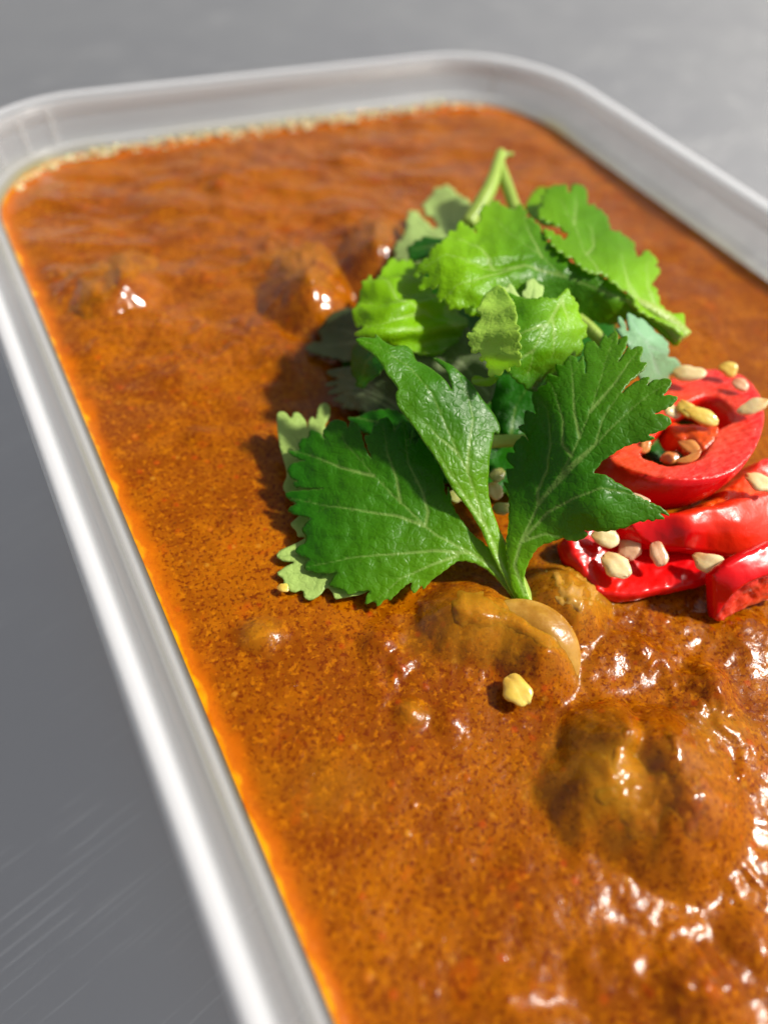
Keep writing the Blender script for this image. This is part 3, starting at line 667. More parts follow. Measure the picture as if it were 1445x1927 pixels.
# right leaflet
leaf('leaflet', R1([(190, 2060), (130, 1960), (100, 1800), (85, 1600), (105, 1500), (105, 1420), (110, 1300), (90, 1200), (62, 1145), (85, 1150), (110, 1155), (78, 1050), (110, 1045), (155, 1045), (110, 1005), (82, 960), (95, 930), (120, 928), (152, 930), (140, 890), (150, 850), (180, 830), (205, 800), (235, 810), (262, 858), (245, 800), (190, 755), (180, 730), (200, 712), (225, 715), (222, 700), (215, 650), (225, 605), (265, 610), (312, 645), (290, 570), (280, 520), (295, 470), (330, 475), (330, 440), (390, 425), (382, 410), (400, 405), (390, 345), (430, 338), (488, 365), (465, 310), (455, 255), (500, 260), (520, 275), (525, 230), (580, 185), (618, 210), (625, 250), (655, 195), (672, 200), (685, 260), (683, 350), (678, 240), (668, 160), (680, 110), (715, 78), (755, 85), (782, 130), (788, 140), (795, 90), (820, 40), (845, 40), (850, 60), (890, 10), (912, 5), (932, 45), (918, 115), (935, 75), (970, 45), (1003, 45), (995, 110), (960, 190), (920, 260), (975, 180), (1010, 120), (1025, 155), (1075, 120), (1113, 115), (1115, 160), (1085, 240), (1145, 235), (1140, 270), (1090, 320), (1010, 400), (940, 500), (1010, 430), (1080, 380), (1140, 350), (1165, 355), (1160, 400), (1145, 430), (1180, 380), (1260, 365), (1325, 368), (1332, 410), (1300, 460), (1262, 495), (1340, 490), (1385, 505), (1350, 560), (1280, 600), (1190, 635), (1280, 640), (1342, 688), (1300, 740), (1220, 780), (1150, 790), (1215, 825), (1150, 840), (1060, 855), (960, 890), (880, 945), (810, 990), (780, 1030), (738, 1085), (790, 1085), (850, 1100), (920, 1150), (1010, 1200), (1060, 1245), (1120, 1275), (1190, 1310), (1260, 1340), (1330, 1410), (1270, 1385), (1240, 1375), (1285, 1435), (1220, 1425), (1195, 1445), (1150, 1430), (1120, 1450), (1080, 1445), (1000, 1490), (925, 1505), (850, 1525), (760, 1525), (660, 1515), (712, 1550), (660, 1580), (605, 1600), (560, 1590), (510, 1570), (440, 1600), (360, 1620), (310, 1660), (260, 1750), (230, 1830), (220, 1900), (250, 2000), (285, 2080)]),
     [(985, 1140, 44.1), (955, 1060, 46.4), (975, 960, 49.6), (960, 880, 50.2), (1010, 900, 51.8), (980, 770, 53.4), (1040, 810, 55.6), (1060, 700, 57.4), (1150, 640, 59.2), (1190, 690, 59.8), (1130, 770, 58.0), (1260, 750, 60.2), (1240, 810, 58.4), (1110, 880, 55.0), (1120, 950, 53.4), (1240, 975, 52.6), (1080, 1010, 49.6), (1010, 1030, 48.2), (1180, 940, 53.6)],
     [R1([(230, 2000), (150, 1780), (200, 1600), (330, 1320), (480, 1120), (580, 950), (640, 810), (720, 620), (780, 440), (840, 220), (900, 30)]), R1([(330, 1320), (540, 1090), (760, 870), (880, 740), (1020, 610), (1150, 500), (1320, 390)]), R1([(480, 1120), (600, 1000), (760, 860), (820, 660), (920, 520), (1010, 400)]),
      R1([(200, 1600), (400, 1380), (600, 1270), (800, 1190), (1000, 1230), (1300, 1400)]), R1([(330, 1320), (330, 1220), (400, 1050), (420, 850), (400, 600), (300, 490)]), R1([(580, 950), (510, 870), (515, 680), (450, 460), (400, 360)]), R1([(720, 620), (910, 400), (1010, 240), (1100, 130)]), R1([(640, 810), (600, 620), (590, 400), (570, 200)]), R1([(200, 1600), (380, 1540), (600, 1590)])],
     sprig, tone=[(960, 1060, .5), (1000, 950, .1), (1100, 800, .12), (1150, 660, .25), (1250, 780, .2), (1200, 960, .15), (960, 800, 0)], sp=3.6, seed=13, serr=1.8, ruff=.32)
ptube('stem', [(992, 1146, 42.8, 1.0), (972, 1095, 44.0, 1.05), (950, 1050, 45.3, .95), (930, 1005, 46.2, .75), (912, 955, 47.6, .5)], M['stem'], parent=sprig, flat=.7)
ptube('stem', [(985, 1135, 43.0, .8), (968, 1075, 44.8, .7), (968, 1020, 46.6, .5), (985, 960, 48.6, .3)], M['stem'], parent=sprig, flat=.7)

# back leaf: sun glowing through the blade is partly put into its lime tone
bl = empty('coriander_sprig', at(1280, 645, 51)); tag(bl, 'large bright green coriander leaf on top of the heap, stalk end pointing right', 'herb', GRP)
leaf('leaflet', R4([(1292, 1180), (1225, 1120), (1170, 1080), (1100, 1030), (1050, 1005), (1000, 960), (940, 900), (860, 820), (740, 720), (640, 680), (520, 620), (420, 560), (400, 528), (340, 490), (290, 465), (265, 420), (245, 370), (330, 400), (420, 430), (440, 400), (380, 340), (320, 320), (250, 320), (215, 285), (205, 230), (250, 190), (240, 150), (228, 105), (262, 90), (265, 55), (320, 50), (340, 48), (385, 38), (410, 50), (428, 100), (440, 60), (480, 45), (528, 55), (540, 90), (568, 92), (572, 150), (600, 160), (640, 182), (660, 215), (690, 225), (718, 250), (740, 290), (762, 335), (768, 385), (800, 390), (835, 400), (865, 430), (905, 430), (938, 465), (950, 540), (955, 598), (1000, 560), (1055, 525), (1065, 560), (1105, 555), (1100, 610), (1082, 650), (1112, 665), (1125, 705), (1090, 730), (1095, 800), (1100, 860), (1120, 905), (1170, 960), (1235, 1010), (1300, 1005), (1312, 1080), (1305, 1150)]),
     [(1280, 632, 55), (1240, 595, 56), (1190, 545, 57.4), (1230, 490, 56.4), (1180, 440, 57), (1130, 420, 58.2), (1060, 360, 58.6), (1020, 380, 59), (1100, 470, 59.4), (1160, 520, 58.8), (1080, 480, 60), (1025, 450, 60)],
     [R4([(1270, 1130), (1130, 990), (980, 880), (780, 800), (680, 680), (580, 550), (480, 330), (350, 130)]), R4([(980, 880), (890, 800), (850, 650), (825, 490)]), R4([(580, 550), (635, 480), (620, 370), (580, 280)]), R4([(480, 330), (495, 200), (480, 70)]), R4([(1130, 990), (1040, 800), (1020, 650), (1060, 560)])],
     bl, tone=[(1040, 400, .55), (1100, 450, .45), (1180, 470, .5), (1240, 600, 1), (1220, 500, .8), (1120, 520, .7)], sp=4, seed=21, lobe=1.0, serr=5.0, ruff=.75)
leaf('leaflet', R4([(1290, 1190), (1250, 1130), (1170, 1075), (1080, 1020), (980, 960), (860, 850), (720, 730), (600, 690), (480, 620), (400, 540), (300, 450), (240, 400), (185, 330), (120, 262), (90, 215), (55, 205), (30, 235), (0, 230), (-50, 205), (-85, 150), (-120, 142), (-150, 190), (-220, 198), (-240, 250), (-230, 290), (-268, 350), (-250, 385), (-290, 340), (-340, 310), (-390, 312), (-405, 340), (-380, 370), (-440, 360), (-500, 430), (-520, 490), (-580, 510), (-640, 570), (-690, 620), (-740, 702), (-660, 690), (-625, 690), (-670, 720), (-690, 800), (-640, 800), (-600, 780), (-610, 825), (-570, 800), (-520, 770), (-545, 830), (-550, 890), (-530, 920), (-490, 905), (-460, 970), (-430, 940), (-390, 975), (-350, 940), (-340, 1000), (-300, 1010), (-240, 1010), (-150, 1020), (0, 1030), (200, 1060), (400, 1080), (600, 1070), (760, 1075), (880, 1060), (980, 1060), (1070, 1110), (1150, 1180), (1250, 1260)]),
     [(1280, 634, 54.6), (1230, 610, 54.8), (1150, 570, 56.4), (1060, 520, 58.6), (960, 470, 60), (880, 430, 59.4), (980, 400, 58.6), (930, 380, 58.4), (860, 480, 60), (780, 512, 58.2), (830, 560, 58.0), (900, 560, 58.6), (980, 560, 57.0), (1060, 590, 54.5), (1180, 610, 53.6)],
     [R4([(1270, 1140), (1130, 1020), (960, 950), (760, 860), (560, 780), (400, 720), (240, 570), (0, 410), (-120, 280)]), R4([(240, 570), (130, 380), (90, 250)]), R4([(400, 720), (100, 640), (-100, 640), (-300, 600), (-480, 560), (-720, 690)]), R4([(100, 640), (-30, 670), (-200, 720), (-400, 790), (-520, 900)]), R4([(-100, 640), (-200, 520), (-330, 440), (-460, 420)])],
     bl, tone=[(960, 430, .5), (900, 400, .8), (850, 470, .85), (790, 520, .75), (850, 570, .9), (980, 540, .35), (1080, 580, .2), (1200, 610, .6), (1270, 640, .9)], sp=4, seed=22, lobe=1.0, serr=4.5, ruff=.8,
     creases=[(R4([(-420, 590), (-200, 610), (0, 600), (200, 570)]), -.7, 16)])
leaf('leaflet', R4([(330, 330), (250, 330), (200, 290), (160, 270), (110, 210), (130, 150), (180, 75), (225, 40), (270, 60), (330, 120), (380, 250)]),
     [(1010, 360, 55), (990, 390, 55.6), (1030, 400, 56.4), (1030, 370, 55.6)], [R4([(330, 300), (240, 200), (210, 80)])], bl, tone=.75, sp=4, seed=23, serr=4, ruff=.3)
ptube('stem', [(1283, 638, 54.0, 1.5), (1255, 608, 54.8, 1.3), (1215, 580, 55.8, 1.0), (1160, 555, 56.6, .55)], M['stem'], parent=bl, flat=.8)

# curled leaf in the centre
cl = empty('coriander_sprig', at(1000, 700, 50)); tag(cl, 'curled coriander leaf amid the heap, pale toothed fringe folded down its left side', 'herb', GRP)
leaf('leaflet', R8([(450, 165), (500, 180), (560, 205), (640, 235), (730, 248), (820, 250), (900, 246), (945, 210), (985, 162), (1015, 200), (1060, 245), (1098, 315), (1080, 330), (1125, 390), (1085, 402), (1142, 445), (1120, 470), (1152, 525), (1110, 560), (1108, 610), (1100, 662), (1060, 690), (1000, 760), (960, 860), (860, 960), (740, 960), (640, 900), (560, 820), (500, 700), (470, 560), (440, 420), (430, 280)]),
     [(940, 550, 59.4), (1000, 562, 60.4), (1065, 545, 60.6), (1100, 630, 58.0), (1080, 680, 56.2), (1000, 640, 59.4), (960, 660, 58.6), (930, 620, 59.4), (980, 730, 55.2), (1030, 740, 53.4)],
     [R8([(960, 240), (880, 380), (800, 500), (740, 640), (700, 900)]), R8([(880, 380), (890, 560), (880, 700)]), R8([(800, 450), (640, 500), (520, 560)]), R8([(960, 240), (1000, 400), (980, 520)]), R8([(740, 640), (640, 700), (560, 760)])],
     cl, tone=[(940, 560, .3), (1000, 600, .35), (1070, 600, .9), (1090, 640, .7), (1000, 700, .25), (960, 660, .3), (1040, 560, .6), (1030, 720, 0)], sp=4, seed=31, lobe=0.7, serr=3.5, ruff=.7)
leaf('leaflet', R8([(450, 160), (370, 205), (340, 240), (335, 300), (300, 330), (330, 380), (312, 410), (275, 432), (290, 480), (240, 520), (235, 600), (280, 655), (360, 635), (330, 685), (332, 740), (380, 722), (378, 785), (412, 818), (455, 820), (500, 790), (530, 802), (550, 740), (600, 760), (640, 700), (620, 500), (600, 300), (540, 200), (480, 150)]),
     [(932, 545, 60.2), (905, 600, 59.4), (882, 645, 58.4), (925, 700, 57.0), (950, 690, 58.6), (960, 600, 60.8), (945, 640, 60.2)],
     [R8([(600, 300), (480, 360), (330, 440)]), R8([(620, 480), (470, 500), (270, 560)]), R8([(630, 620), (480, 660), (380, 740)])],
     cl, tone=[(890, 640, .9), (930, 560, .8), (960, 650, .3), (930, 690, .9), (965, 600, .3)], sp=3.6, seed=32, lobe=0.5, serr=7.0, ruff=.5, mats=[M['leaf_fringe'], M['leaf_fringe']], wave=lambda P: .16 * np.sin(P[:, 1] / 7.))
leaf('leaflet', R8([(650, 235), (645, 190), (680, 165), (675, 110), (740, 82), (770, 130), (815, 145), (810, 200), (790, 250), (720, 262)]),
     [(1000, 525, 59.0), (1005, 560, 59.6), (1020, 545, 59.2), (985, 550, 59.2)], [R8([(720, 260), (735, 170), (740, 90)])], cl, tone=.9, sp=3, seed=33, ruff=.2, mats=[M['leaf_pale'], M['leaf_pale']])
leaf('leaflet', R8([(480, 200), (500, 150), (530, 165), (555, 122), (585, 150), (610, 200), (640, 240), (560, 260)]),
     [(945, 540, 59.4), (960, 535, 59.4), (960, 560, 59.8), (975, 555, 59.6)], [R8([(560, 250), (555, 140)])], cl, tone=.9, sp=3, seed=34, ruff=.2, mats=[M['leaf_pale'], M['leaf_pale']])

def one(label, outline, ctrl, veins=(), **k):
    return tag(leaf('coriander_leaf', outline, ctrl, veins, **k), label, 'herb', GRP)
one('wrinkled lime green coriander leaf at the left of the heap, glistening wet', R5([(430, 532), (415, 470), (415, 420), (428, 350), (455, 275), (485, 250), (485, 200), (520, 180), (542, 135), (560, 180), (575, 195), (600, 145), (650, 110), (680, 70), (720, 50), (800, 30), (880, 60), (960, 180), (1050, 300), (1200, 400), (1280, 520), (1200, 700), (1050, 760), (960, 745), (880, 745), (800, 700), (700, 665), (560, 640), (450, 632), (430, 605), (455, 570), (490, 565), (480, 520), (455, 530)]),
    [(670, 570, 54.2), (690, 520, 54.8), (740, 495, 54.2), (760, 560, 56.2), (680, 630, 54.4), (760, 650, 53.6), (830, 600, 54.0), (860, 620, 51.5), (800, 540, 54.6), (800, 660, 51.5), (720, 600, 56.0)],
    [R5([(1200, 560), (960, 420), (800, 370), (620, 350), (440, 340)]), R5([(960, 420), (800, 460), (660, 500), (500, 560)]), R5([(800, 370), (700, 240), (600, 160)]), R5([(900, 560), (760, 560), (600, 560)])],
    tone=[(670, 560, 1), (740, 510, .8), (720, 600, .8), (800, 600, .75), (860, 640, .4), (700, 640, .8)], sp=4, seed=41, lobe=1.0, serr=5, ruff=.7, wave=lambda P: .42 * np.sin(P[:, 1] / 7.5 + P[:, 0] / 60.))
one('shaded grey green coriander leaf tip on the sauce, left of the lime leaf', R5([(420, 395), (340, 405), (240, 445), (200, 520), (150, 535), (160, 590), (200, 640), (95, 655), (60, 690), (70, 715), (150, 735), (260, 770), (400, 800), (480, 790), (620, 700), (600, 500), (500, 400)]),
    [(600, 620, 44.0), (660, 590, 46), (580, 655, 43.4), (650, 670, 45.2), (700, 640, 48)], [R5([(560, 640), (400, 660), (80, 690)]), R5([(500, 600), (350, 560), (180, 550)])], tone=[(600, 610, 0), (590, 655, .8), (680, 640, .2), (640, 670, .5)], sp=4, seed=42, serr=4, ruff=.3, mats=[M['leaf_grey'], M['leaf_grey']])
one('dull coriander leaf with ribbed fingers, in the shade behind the middle leaflet', R5([(430, 830), (330, 845), (220, 870), (225, 905), (330, 935), (225, 960), (205, 990), (330, 985), (230, 1030), (235, 1050), (370, 1040), (260, 1085), (300, 1115), (360, 1120), (320, 1150), (480, 1170), (640, 1250), (800, 1300), (860, 1150), (800, 950), (640, 800), (520, 800)]),
    [(620, 700, 44.6), (640, 750, 44.2), (700, 700, 48.0), (740, 760, 48.4), (700, 780, 46.4), (630, 725, 44.0)], [R5([(760, 1150), (560, 990), (220, 885)]), R5([(700, 1100), (500, 1010), (215, 990)]), R5([(740, 1180), (520, 1050), (240, 1045)])],
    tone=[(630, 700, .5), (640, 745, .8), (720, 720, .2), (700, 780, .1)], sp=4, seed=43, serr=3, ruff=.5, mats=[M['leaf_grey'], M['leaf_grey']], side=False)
one('dark green coriander leaf hanging below the lime leaf, behind the middle leaflet', R5([(410, 690), (400, 780), (402, 900), (440, 930), (440, 990), (480, 1005), (520, 960), (600, 900), (700, 800), (640, 660), (480, 630)]),
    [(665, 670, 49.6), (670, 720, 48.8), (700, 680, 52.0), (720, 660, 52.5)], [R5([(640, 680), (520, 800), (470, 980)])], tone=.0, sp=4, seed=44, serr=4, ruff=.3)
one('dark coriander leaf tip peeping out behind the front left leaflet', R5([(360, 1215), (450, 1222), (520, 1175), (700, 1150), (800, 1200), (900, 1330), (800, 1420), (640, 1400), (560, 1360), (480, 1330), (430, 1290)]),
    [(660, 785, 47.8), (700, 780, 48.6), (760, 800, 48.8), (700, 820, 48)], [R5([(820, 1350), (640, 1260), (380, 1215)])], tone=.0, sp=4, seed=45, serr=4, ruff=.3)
one('pale underside coriander leaf lying on the sauce beneath the front left leaflet', C3([(112, 225), (125, 203), (160, 205), (190, 245), (200, 208), (232, 208), (268, 255), (275, 300), (280, 250), (300, 225), (318, 250), (330, 175), (368, 153), (395, 180), (390, 225), (360, 290), (420, 420), (600, 620), (720, 800), (720, 1000), (600, 1140), (550, 1165), (460, 1180), (415, 1188), (405, 1150), (375, 1118), (340, 1165), (290, 1190), (255, 1180), (250, 1130), (200, 1152), (145, 1112), (152, 1078), (108, 1052), (150, 1020), (215, 990), (150, 990), (108, 962), (130, 930), (225, 888), (270, 860), (220, 858), (218, 830), (180, 795), (210, 770), (240, 740), (190, 660), (150, 620), (145, 590), (170, 540), (150, 460), (130, 400), (118, 320)]),
    [(525, 780, 46.0), (600, 770, 45.6), (540, 880, 44.6), (545, 940, 43.4), (530, 1050, 42.9), (560, 1090, 42.9), (640, 1115, 43.0), (660, 1000, 43.6), (620, 880, 45)], [C3([(700, 900), (420, 1000), (300, 1050), (120, 1050)]), C3([(420, 1000), (330, 1080), (290, 1180)]), C3([(420, 1000), (250, 960), (120, 960)]), C3([(500, 600), (250, 400), (140, 230)])],
    tone=.2, sp=4, seed=46, ruff=.25, mats=[M['leaf_pale'], M['leaf_pale']])
one('soft focus pale green coriander leaf at the very back of the heap', R3([(760, 560), (880, 430), (860, 340), (890, 290), (915, 215), (890, 160), (840, 105), (785, 85), (760, 60), (710, 42), (640, 55), (590, 95), (560, 145), (550, 190), (575, 250), (620, 290), (660, 330), (640, 370), (590, 340), (545, 280), (520, 240), (480, 228), (435, 250), (430, 320), (400, 370), (380, 420), (390, 460), (340, 470), (335, 540), (330, 610), (420, 620), (560, 620)]),
    [(835, 370, 49), (870, 400, 50.5), (800, 440, 50), (770, 420, 48.6), (750, 480, 48.8), (830, 460, 52), (815, 395, 48.4)], [R3([(800, 450), (740, 300), (740, 80)]), R3([(760, 480), (600, 420), (480, 260)])],
    tone=.75, sp=5, seed=47, lobe=1.0, serr=5, ruff=.3, mats=[M['leaf_pale'], M['leaf_pale']])
one('small dark scalloped coriander leaf between the pale rear leaf and the lime leaf', R3([(640, 430), (600, 425), (570, 415), (535, 420), (530, 445), (480, 445), (470, 480), (430, 490), (420, 530), (440, 560), (430, 590), (480, 600), (520, 590), (600, 560), (700, 520), (760, 470), (700, 430)]),
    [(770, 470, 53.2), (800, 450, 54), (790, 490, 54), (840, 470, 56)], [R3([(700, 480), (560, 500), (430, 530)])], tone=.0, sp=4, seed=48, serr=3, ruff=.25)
one('bluish pale coriander leaf between the stalk end of the top leaf and the chilli', R4([(815, 1010), (845, 1040), (872, 1085), (870, 1130), (895, 1140), (878, 1060), (880, 985), (930, 1010), (960, 1040), (990, 1030), (1050, 1085), (1120, 1170), (1180, 1205), (1200, 1280), (1185, 1340), (1230, 1330), (1290, 1370), (1280, 1420), (1200, 1470), (1180, 1540), (1060, 1540), (960, 1480), (930, 1330), (860, 1210), (790, 1110), (830, 1110), (810, 1060)]),
    [(1165, 600, 57.2), (1190, 590, 57.0), (1180, 640, 57.0), (1240, 630, 55.6), (1255, 660, 54), (1230, 720, 51.5), (1210, 680, 54.6), (1280, 690, 50.5)], [R4([(1120, 1450), (1040, 1250), (950, 1120), (890, 1000)]), R4([(1040, 1250), (1180, 1300)])],
    tone=[(1165, 600, .6), (1230, 650, .5), (1280, 690, .0)], sp=4, seed=49, serr=3, ruff=.3, mats=[M['leaf_blue'], M['leaf_blue']])
one('shaded silvery coriander leaf deep inside the heap, below the lime leaf', R5([(820, 640), (960, 560), (1100, 480), (1240, 470), (1340, 600), (1440, 760), (1500, 950), (1460, 1100), (1380, 1150), (1200, 1050), (1020, 900), (900, 800)]),
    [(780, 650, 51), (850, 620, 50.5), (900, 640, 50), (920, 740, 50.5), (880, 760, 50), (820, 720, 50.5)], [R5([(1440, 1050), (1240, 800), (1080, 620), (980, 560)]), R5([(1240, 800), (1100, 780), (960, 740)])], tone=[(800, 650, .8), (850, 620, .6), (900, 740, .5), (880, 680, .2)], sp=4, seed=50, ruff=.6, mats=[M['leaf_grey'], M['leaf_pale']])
one('small bright curled leaf tip in the gap left of the curled central leaf', R8([(262, 860), (290, 825), (330, 830), (370, 850), (430, 830), (470, 830), (450, 880), (400, 910), (330, 905), (280, 895)]),
    [(895, 715, 53.4), (925, 712, 54.4), (910, 725, 53.6), (930, 722, 54.2)], [R8([(280, 870), (440, 850)])], tone=.8, sp=3, seed=51, ruff=.25)
one('filler coriander leaf added in the dark region under the curled central leaf', R8([(430, 860), (560, 800), (700, 880), (820, 860), (860, 960), (760, 1100), (680, 1250), (560, 1330), (470, 1200), (400, 1050)]),
    [(930, 720, 49.8), (1000, 720, 50.5), (1020, 760, 49), (980, 820, 47), (940, 780, 48)], [R8([(560, 1300), (600, 1050), (700, 900)])], tone=.0, sp=5, seed=52, ruff=.5)  # filler blade added to close the dark inside of the heap
one('broad added filler leaf at the bottom of the heap, darkening the gaps above', [(640, 640), (700, 540), (800, 480), (930, 470), (1060, 520), (1150, 590), (1180, 680), (1120, 780), (1080, 900), (1000, 930), (900, 920), (820, 900), (720, 830), (650, 740)],
    [(640, 640, 43.6), (800, 480, 44), (1150, 600, 44.4), (1050, 880, 44.4), (850, 900, 44), (900, 700, 46.5), (760, 700, 45.4), (1020, 700, 46)], [[(1000, 900), (900, 700), (760, 560)], [(900, 700), (1050, 600)], [(930, 760), (740, 700)]], tone=.0, sp=7, seed=53, serr=4., ruff=.6)  # made-up leaf, added so that the gaps in the heap look dark
# loose stalks
st = empty('coriander_stalk', at(905, 395, 50)); tag(st, 'pale forked coriander stalk sticking up at the back of the heap', 'herb stalk')
ptube('stem', [(880, 425, 53, 1.15), (905, 385, 54.5, 1.15), (925, 345, 55.8, 1.0), (936, 310, 56.6, .85), (942, 288, 57.0, .75)], M['stem'], parent=st)
ptube('stem', [(972, 400, 55, .85), (958, 360, 55.6, .85), (946, 325, 56.2, .8), (940, 305, 56.6, .7), (948, 292, 57.0, .45), (966, 290, 57.2, .22)], M['stem'], parent=st)
tag(ptube('coriander_stalk', [(895, 835, 49.2, .75), (930, 831, 49.4, .75), (975, 829, 49.4, .7), (1010, 826, 49.2, .6)], M['stem']), 'short horizontal coriander stalk seen in the gap between the middle and right leaflets', 'herb stalk')
tag(ptube('coriander_stalk', [(1085, 600, 54.5, .8), (1110, 620, 54.2, .8), (1140, 650, 53.6, .7)], M['stem']), 'shaded coriander stalk in the dark gap right of the curled central leaf', 'herb stalk')

# ------------------------------------------------------------------ chilli
CG = 'red chilli slices beside the coriander'
CS = [M['chilli_flesh'], M['chilli_skin']]
def chilli(label, name='chilli_slice'):
    pass
# top ring
ring = empty('chilli_slice', at(1300, 930, 45)); tag(ring, 'largest red chilli ring, on top of the chilli pile, hollow with seeds inside', 'chilli slice', CG)
outline = R6([(245, 800), (300, 852), (400, 895), (520, 932), (650, 957), (800, 972), (950, 970), (1080, 945), (1200, 890), (1300, 800), (1370, 690), (1408, 560), (1415, 480), (1400, 400), (1380, 330), (1330, 250), (1250, 185), (1150, 148), (1050, 135), (960, 140), (850, 160), (740, 190), (640, 260), (540, 370), (430, 520), (330, 650), (265, 740)])
hole = R6([(470, 770), (500, 812), (590, 835), (630, 862), (780, 866), (950, 812), (1010, 720), (1075, 590), (1190, 540), (1196, 470), (1150, 400), (1080, 350), (980, 332), (880, 362), (790, 430), (650, 570), (530, 690)])
slab('ring', outline, [(1150, 865, 50.0), (1250, 895, 51.4), (1330, 898, 52.0), (1420, 830, 52.2), (1435, 770, 51.8), (1380, 715, 50.2), (1310, 695, 49.2), (1240, 720, 49.0), (1180, 800, 49.4)],
     (-1.2, 1.0, -5.6), CS, [hole], ring, sp=4, seed=61, rough=.10, bulge=.6, rim=.14, attr={'flesh': [(1150, 860, .5), (1180, 870, .55), (1300, 890, .05), (1420, 830, .0), (1330, 800, .55), (1350, 790, .5), (1240, 720, .5), (1380, 720, 0), (1300, 700, .1), (1230, 760, .4)]}, noise_mm=1.)
slab('membrane', R6([(690, 560), (740, 515), (800, 550), (900, 540), (1000, 556), (1078, 556), (1055, 640), (1005, 705), (955, 748), (905, 695), (850, 645), (775, 662), (730, 620)]),
     [(1250, 800, 49.4), (1290, 790, 50.0), (1340, 810, 51.2), (1310, 830, 50.6), (1280, 810, 49.8)], (-.3, .3, -2.2), [M['chilli_flesh'], M['chilli_flesh']], (), ring, sp=4, seed=62, rough=.35, bulge=.4, rim=.6, attr={'flesh': .85}, noise_mm=1.4)
# second: strip below the ring
s2 = slab('chilli_slice', R7([(408, 520), (440, 490), (560, 455), (700, 432), (860, 420), (960, 390), (1100, 370), (1300, 300), (1450, 270), (1600, 240), (1640, 420), (1600, 560), (1445, 640), (1350, 685), (1250, 722), (1160, 752), (1050, 732), (900, 702), (760, 690), (600, 668), (520, 640), (455, 590)]),
     [(1190, 990, 48.2), (1220, 1015, 46.8), (1260, 970, 49.2), (1330, 960, 49.8), (1330, 1030, 46.6), (1420, 940, 49.4), (1430, 1010, 47.6), (1300, 1000, 48.8), (1390, 985, 49.2)],
     (-.4, 1.5, -2.2), [M['chilli_skin'], M['chilli_skin']], sp=4, seed=63, rough=.08, bulge=.4, rim=.3, attr={'flesh': [(1200, 990, 0), (1260, 1000, 0), (1310, 1010, .05), (1300, 970, .8), (1360, 960, .95), (1430, 950, 1), (1350, 1030, .6), (1400, 1000, .7), (1340, 1000, .5), (1270, 980, .1), (1300, 1030, .0)]}, noise_mm=1.6)
tag(s2, 'flat red chilli slice just below the largest ring, wet orange flesh on top', 'chilli slice', CG)
s3 = slab('chilli_slice', R7([(-60, 590), (-30, 700), (10, 780), (60, 850), (105, 905), (150, 960), (153, 1003), (260, 1028), (400, 1033), (500, 1025), (620, 992), (800, 962), (1000, 917), (1100, 860), (1200, 700), (1000, 600), (600, 520), (200, 500)]),
     [(1080, 1020, 45.2), (1120, 1100, 43.6), (1180, 1118, 43.8), (1300, 1095, 44.6), (1350, 1060, 45.0), (1200, 1050, 43.9), (1260, 1060, 44.2), (1150, 1000, 44.8), (1300, 1010, 44.6)],
     (-.5, .6, -2.0), [M['chilli_skin'], M['chilli_skin']], sp=4, seed=64, rough=.2, bulge=.35, rim=.15, attr={'flesh': [(1080, 1020, .1), (1130, 1105, .35), (1200, 1060, .12), (1300, 1080, .05), (1180, 1115, .2)]}, noise_mm=1.5)  # top takes the darker skin material: its shade is put into the colour
tag(s3, 'red chilli slice lowest in the pile, coloured darker for its shade, wet hollow side up', 'chilli slice', CG)
s4 = empty('chilli_slice', at(1400, 1150, 42.4)); tag(s4, 'leaning red chilli wedge, smooth skin and wet cut face, right of dark slice', 'chilli slice', CG)
slab('skin_side', R7([(1022, 905), (1080, 850), (1150, 795), (1280, 725), (1445, 655), (1640, 580), (1640, 830), (1445, 890), (1290, 960), (1180, 1050), (1110, 1140), (1045, 1243), (1035, 1120), (1028, 1000)]),
     [(1342, 1090, 47.6), (1400, 1045, 49.2), (1450, 1022, 49.4), (1344, 1165, 43.0), (1375, 1115, 46.6), (1420, 1090, 48), (1470, 1060, 48.6), (1365, 1130, 45.2)], (.6, .8, -1.2), [M['chilli_skin'], M['chilli_skin']], (), s4, sp=4, seed=65, rough=.12, bulge=.2, rim=.4, attr={'flesh': 0.}, noise_mm=3)
slab('cut_face', R7([(1445, 895), (1290, 965), (1180, 1055), (1110, 1142), (1048, 1243), (1110, 1240), (1200, 1185), (1300, 1135), (1445, 1085), (1640, 1030), (1640, 840)]),
     [(1346, 1168, 43.0), (1375, 1118, 46.2), (1420, 1095, 47.2), (1480, 1080, 47.6), (1400, 1145, 43.6), (1450, 1130, 43.8), (1390, 1130, 44.6)], (.8, 1.2, -.8), [M['chilli_flesh'], M['chilli_flesh']], (), s4, sp=4, seed=66, rough=.25, bulge=.3, rim=.4, attr={'flesh': [(1380, 1130, .2), (1440, 1110, .4), (1450, 1130, .7), (1350, 1160, .1)]}, noise_mm=1.2)
s5 = slab('chilli_slice', R6([(1370, 830), (1420, 800), (1520, 790), (1600, 900), (1600, 1200), (1445, 1200), (1360, 1210), (1250, 1230), (1080, 1240), (860, 1210), (960, 1150), (1080, 1080), (1180, 980), (1300, 900)]),
     [(1300, 960, 48.0), (1340, 925, 48.2), (1400, 880, 48.2), (1440, 870, 48.4), (1440, 950, 48.6), (1390, 950, 48.8), (1480, 900, 48), (1350, 960, 48.6)], (-.5, 1.2, -2.6), [M['chilli_flesh'], M['chilli_flesh']], sp=4, seed=67, rough=.4, bulge=.4, rim=.6, attr={'flesh': [(1300, 960, .9), (1340, 920, .8), (1400, 890, .4), (1440, 865, .0), (1440, 950, 1)]}, noise_mm=1.6)
tag(s5, 'orange fleshed chilli slice mostly hidden behind the right rim of the largest ring', 'chilli slice', CG)

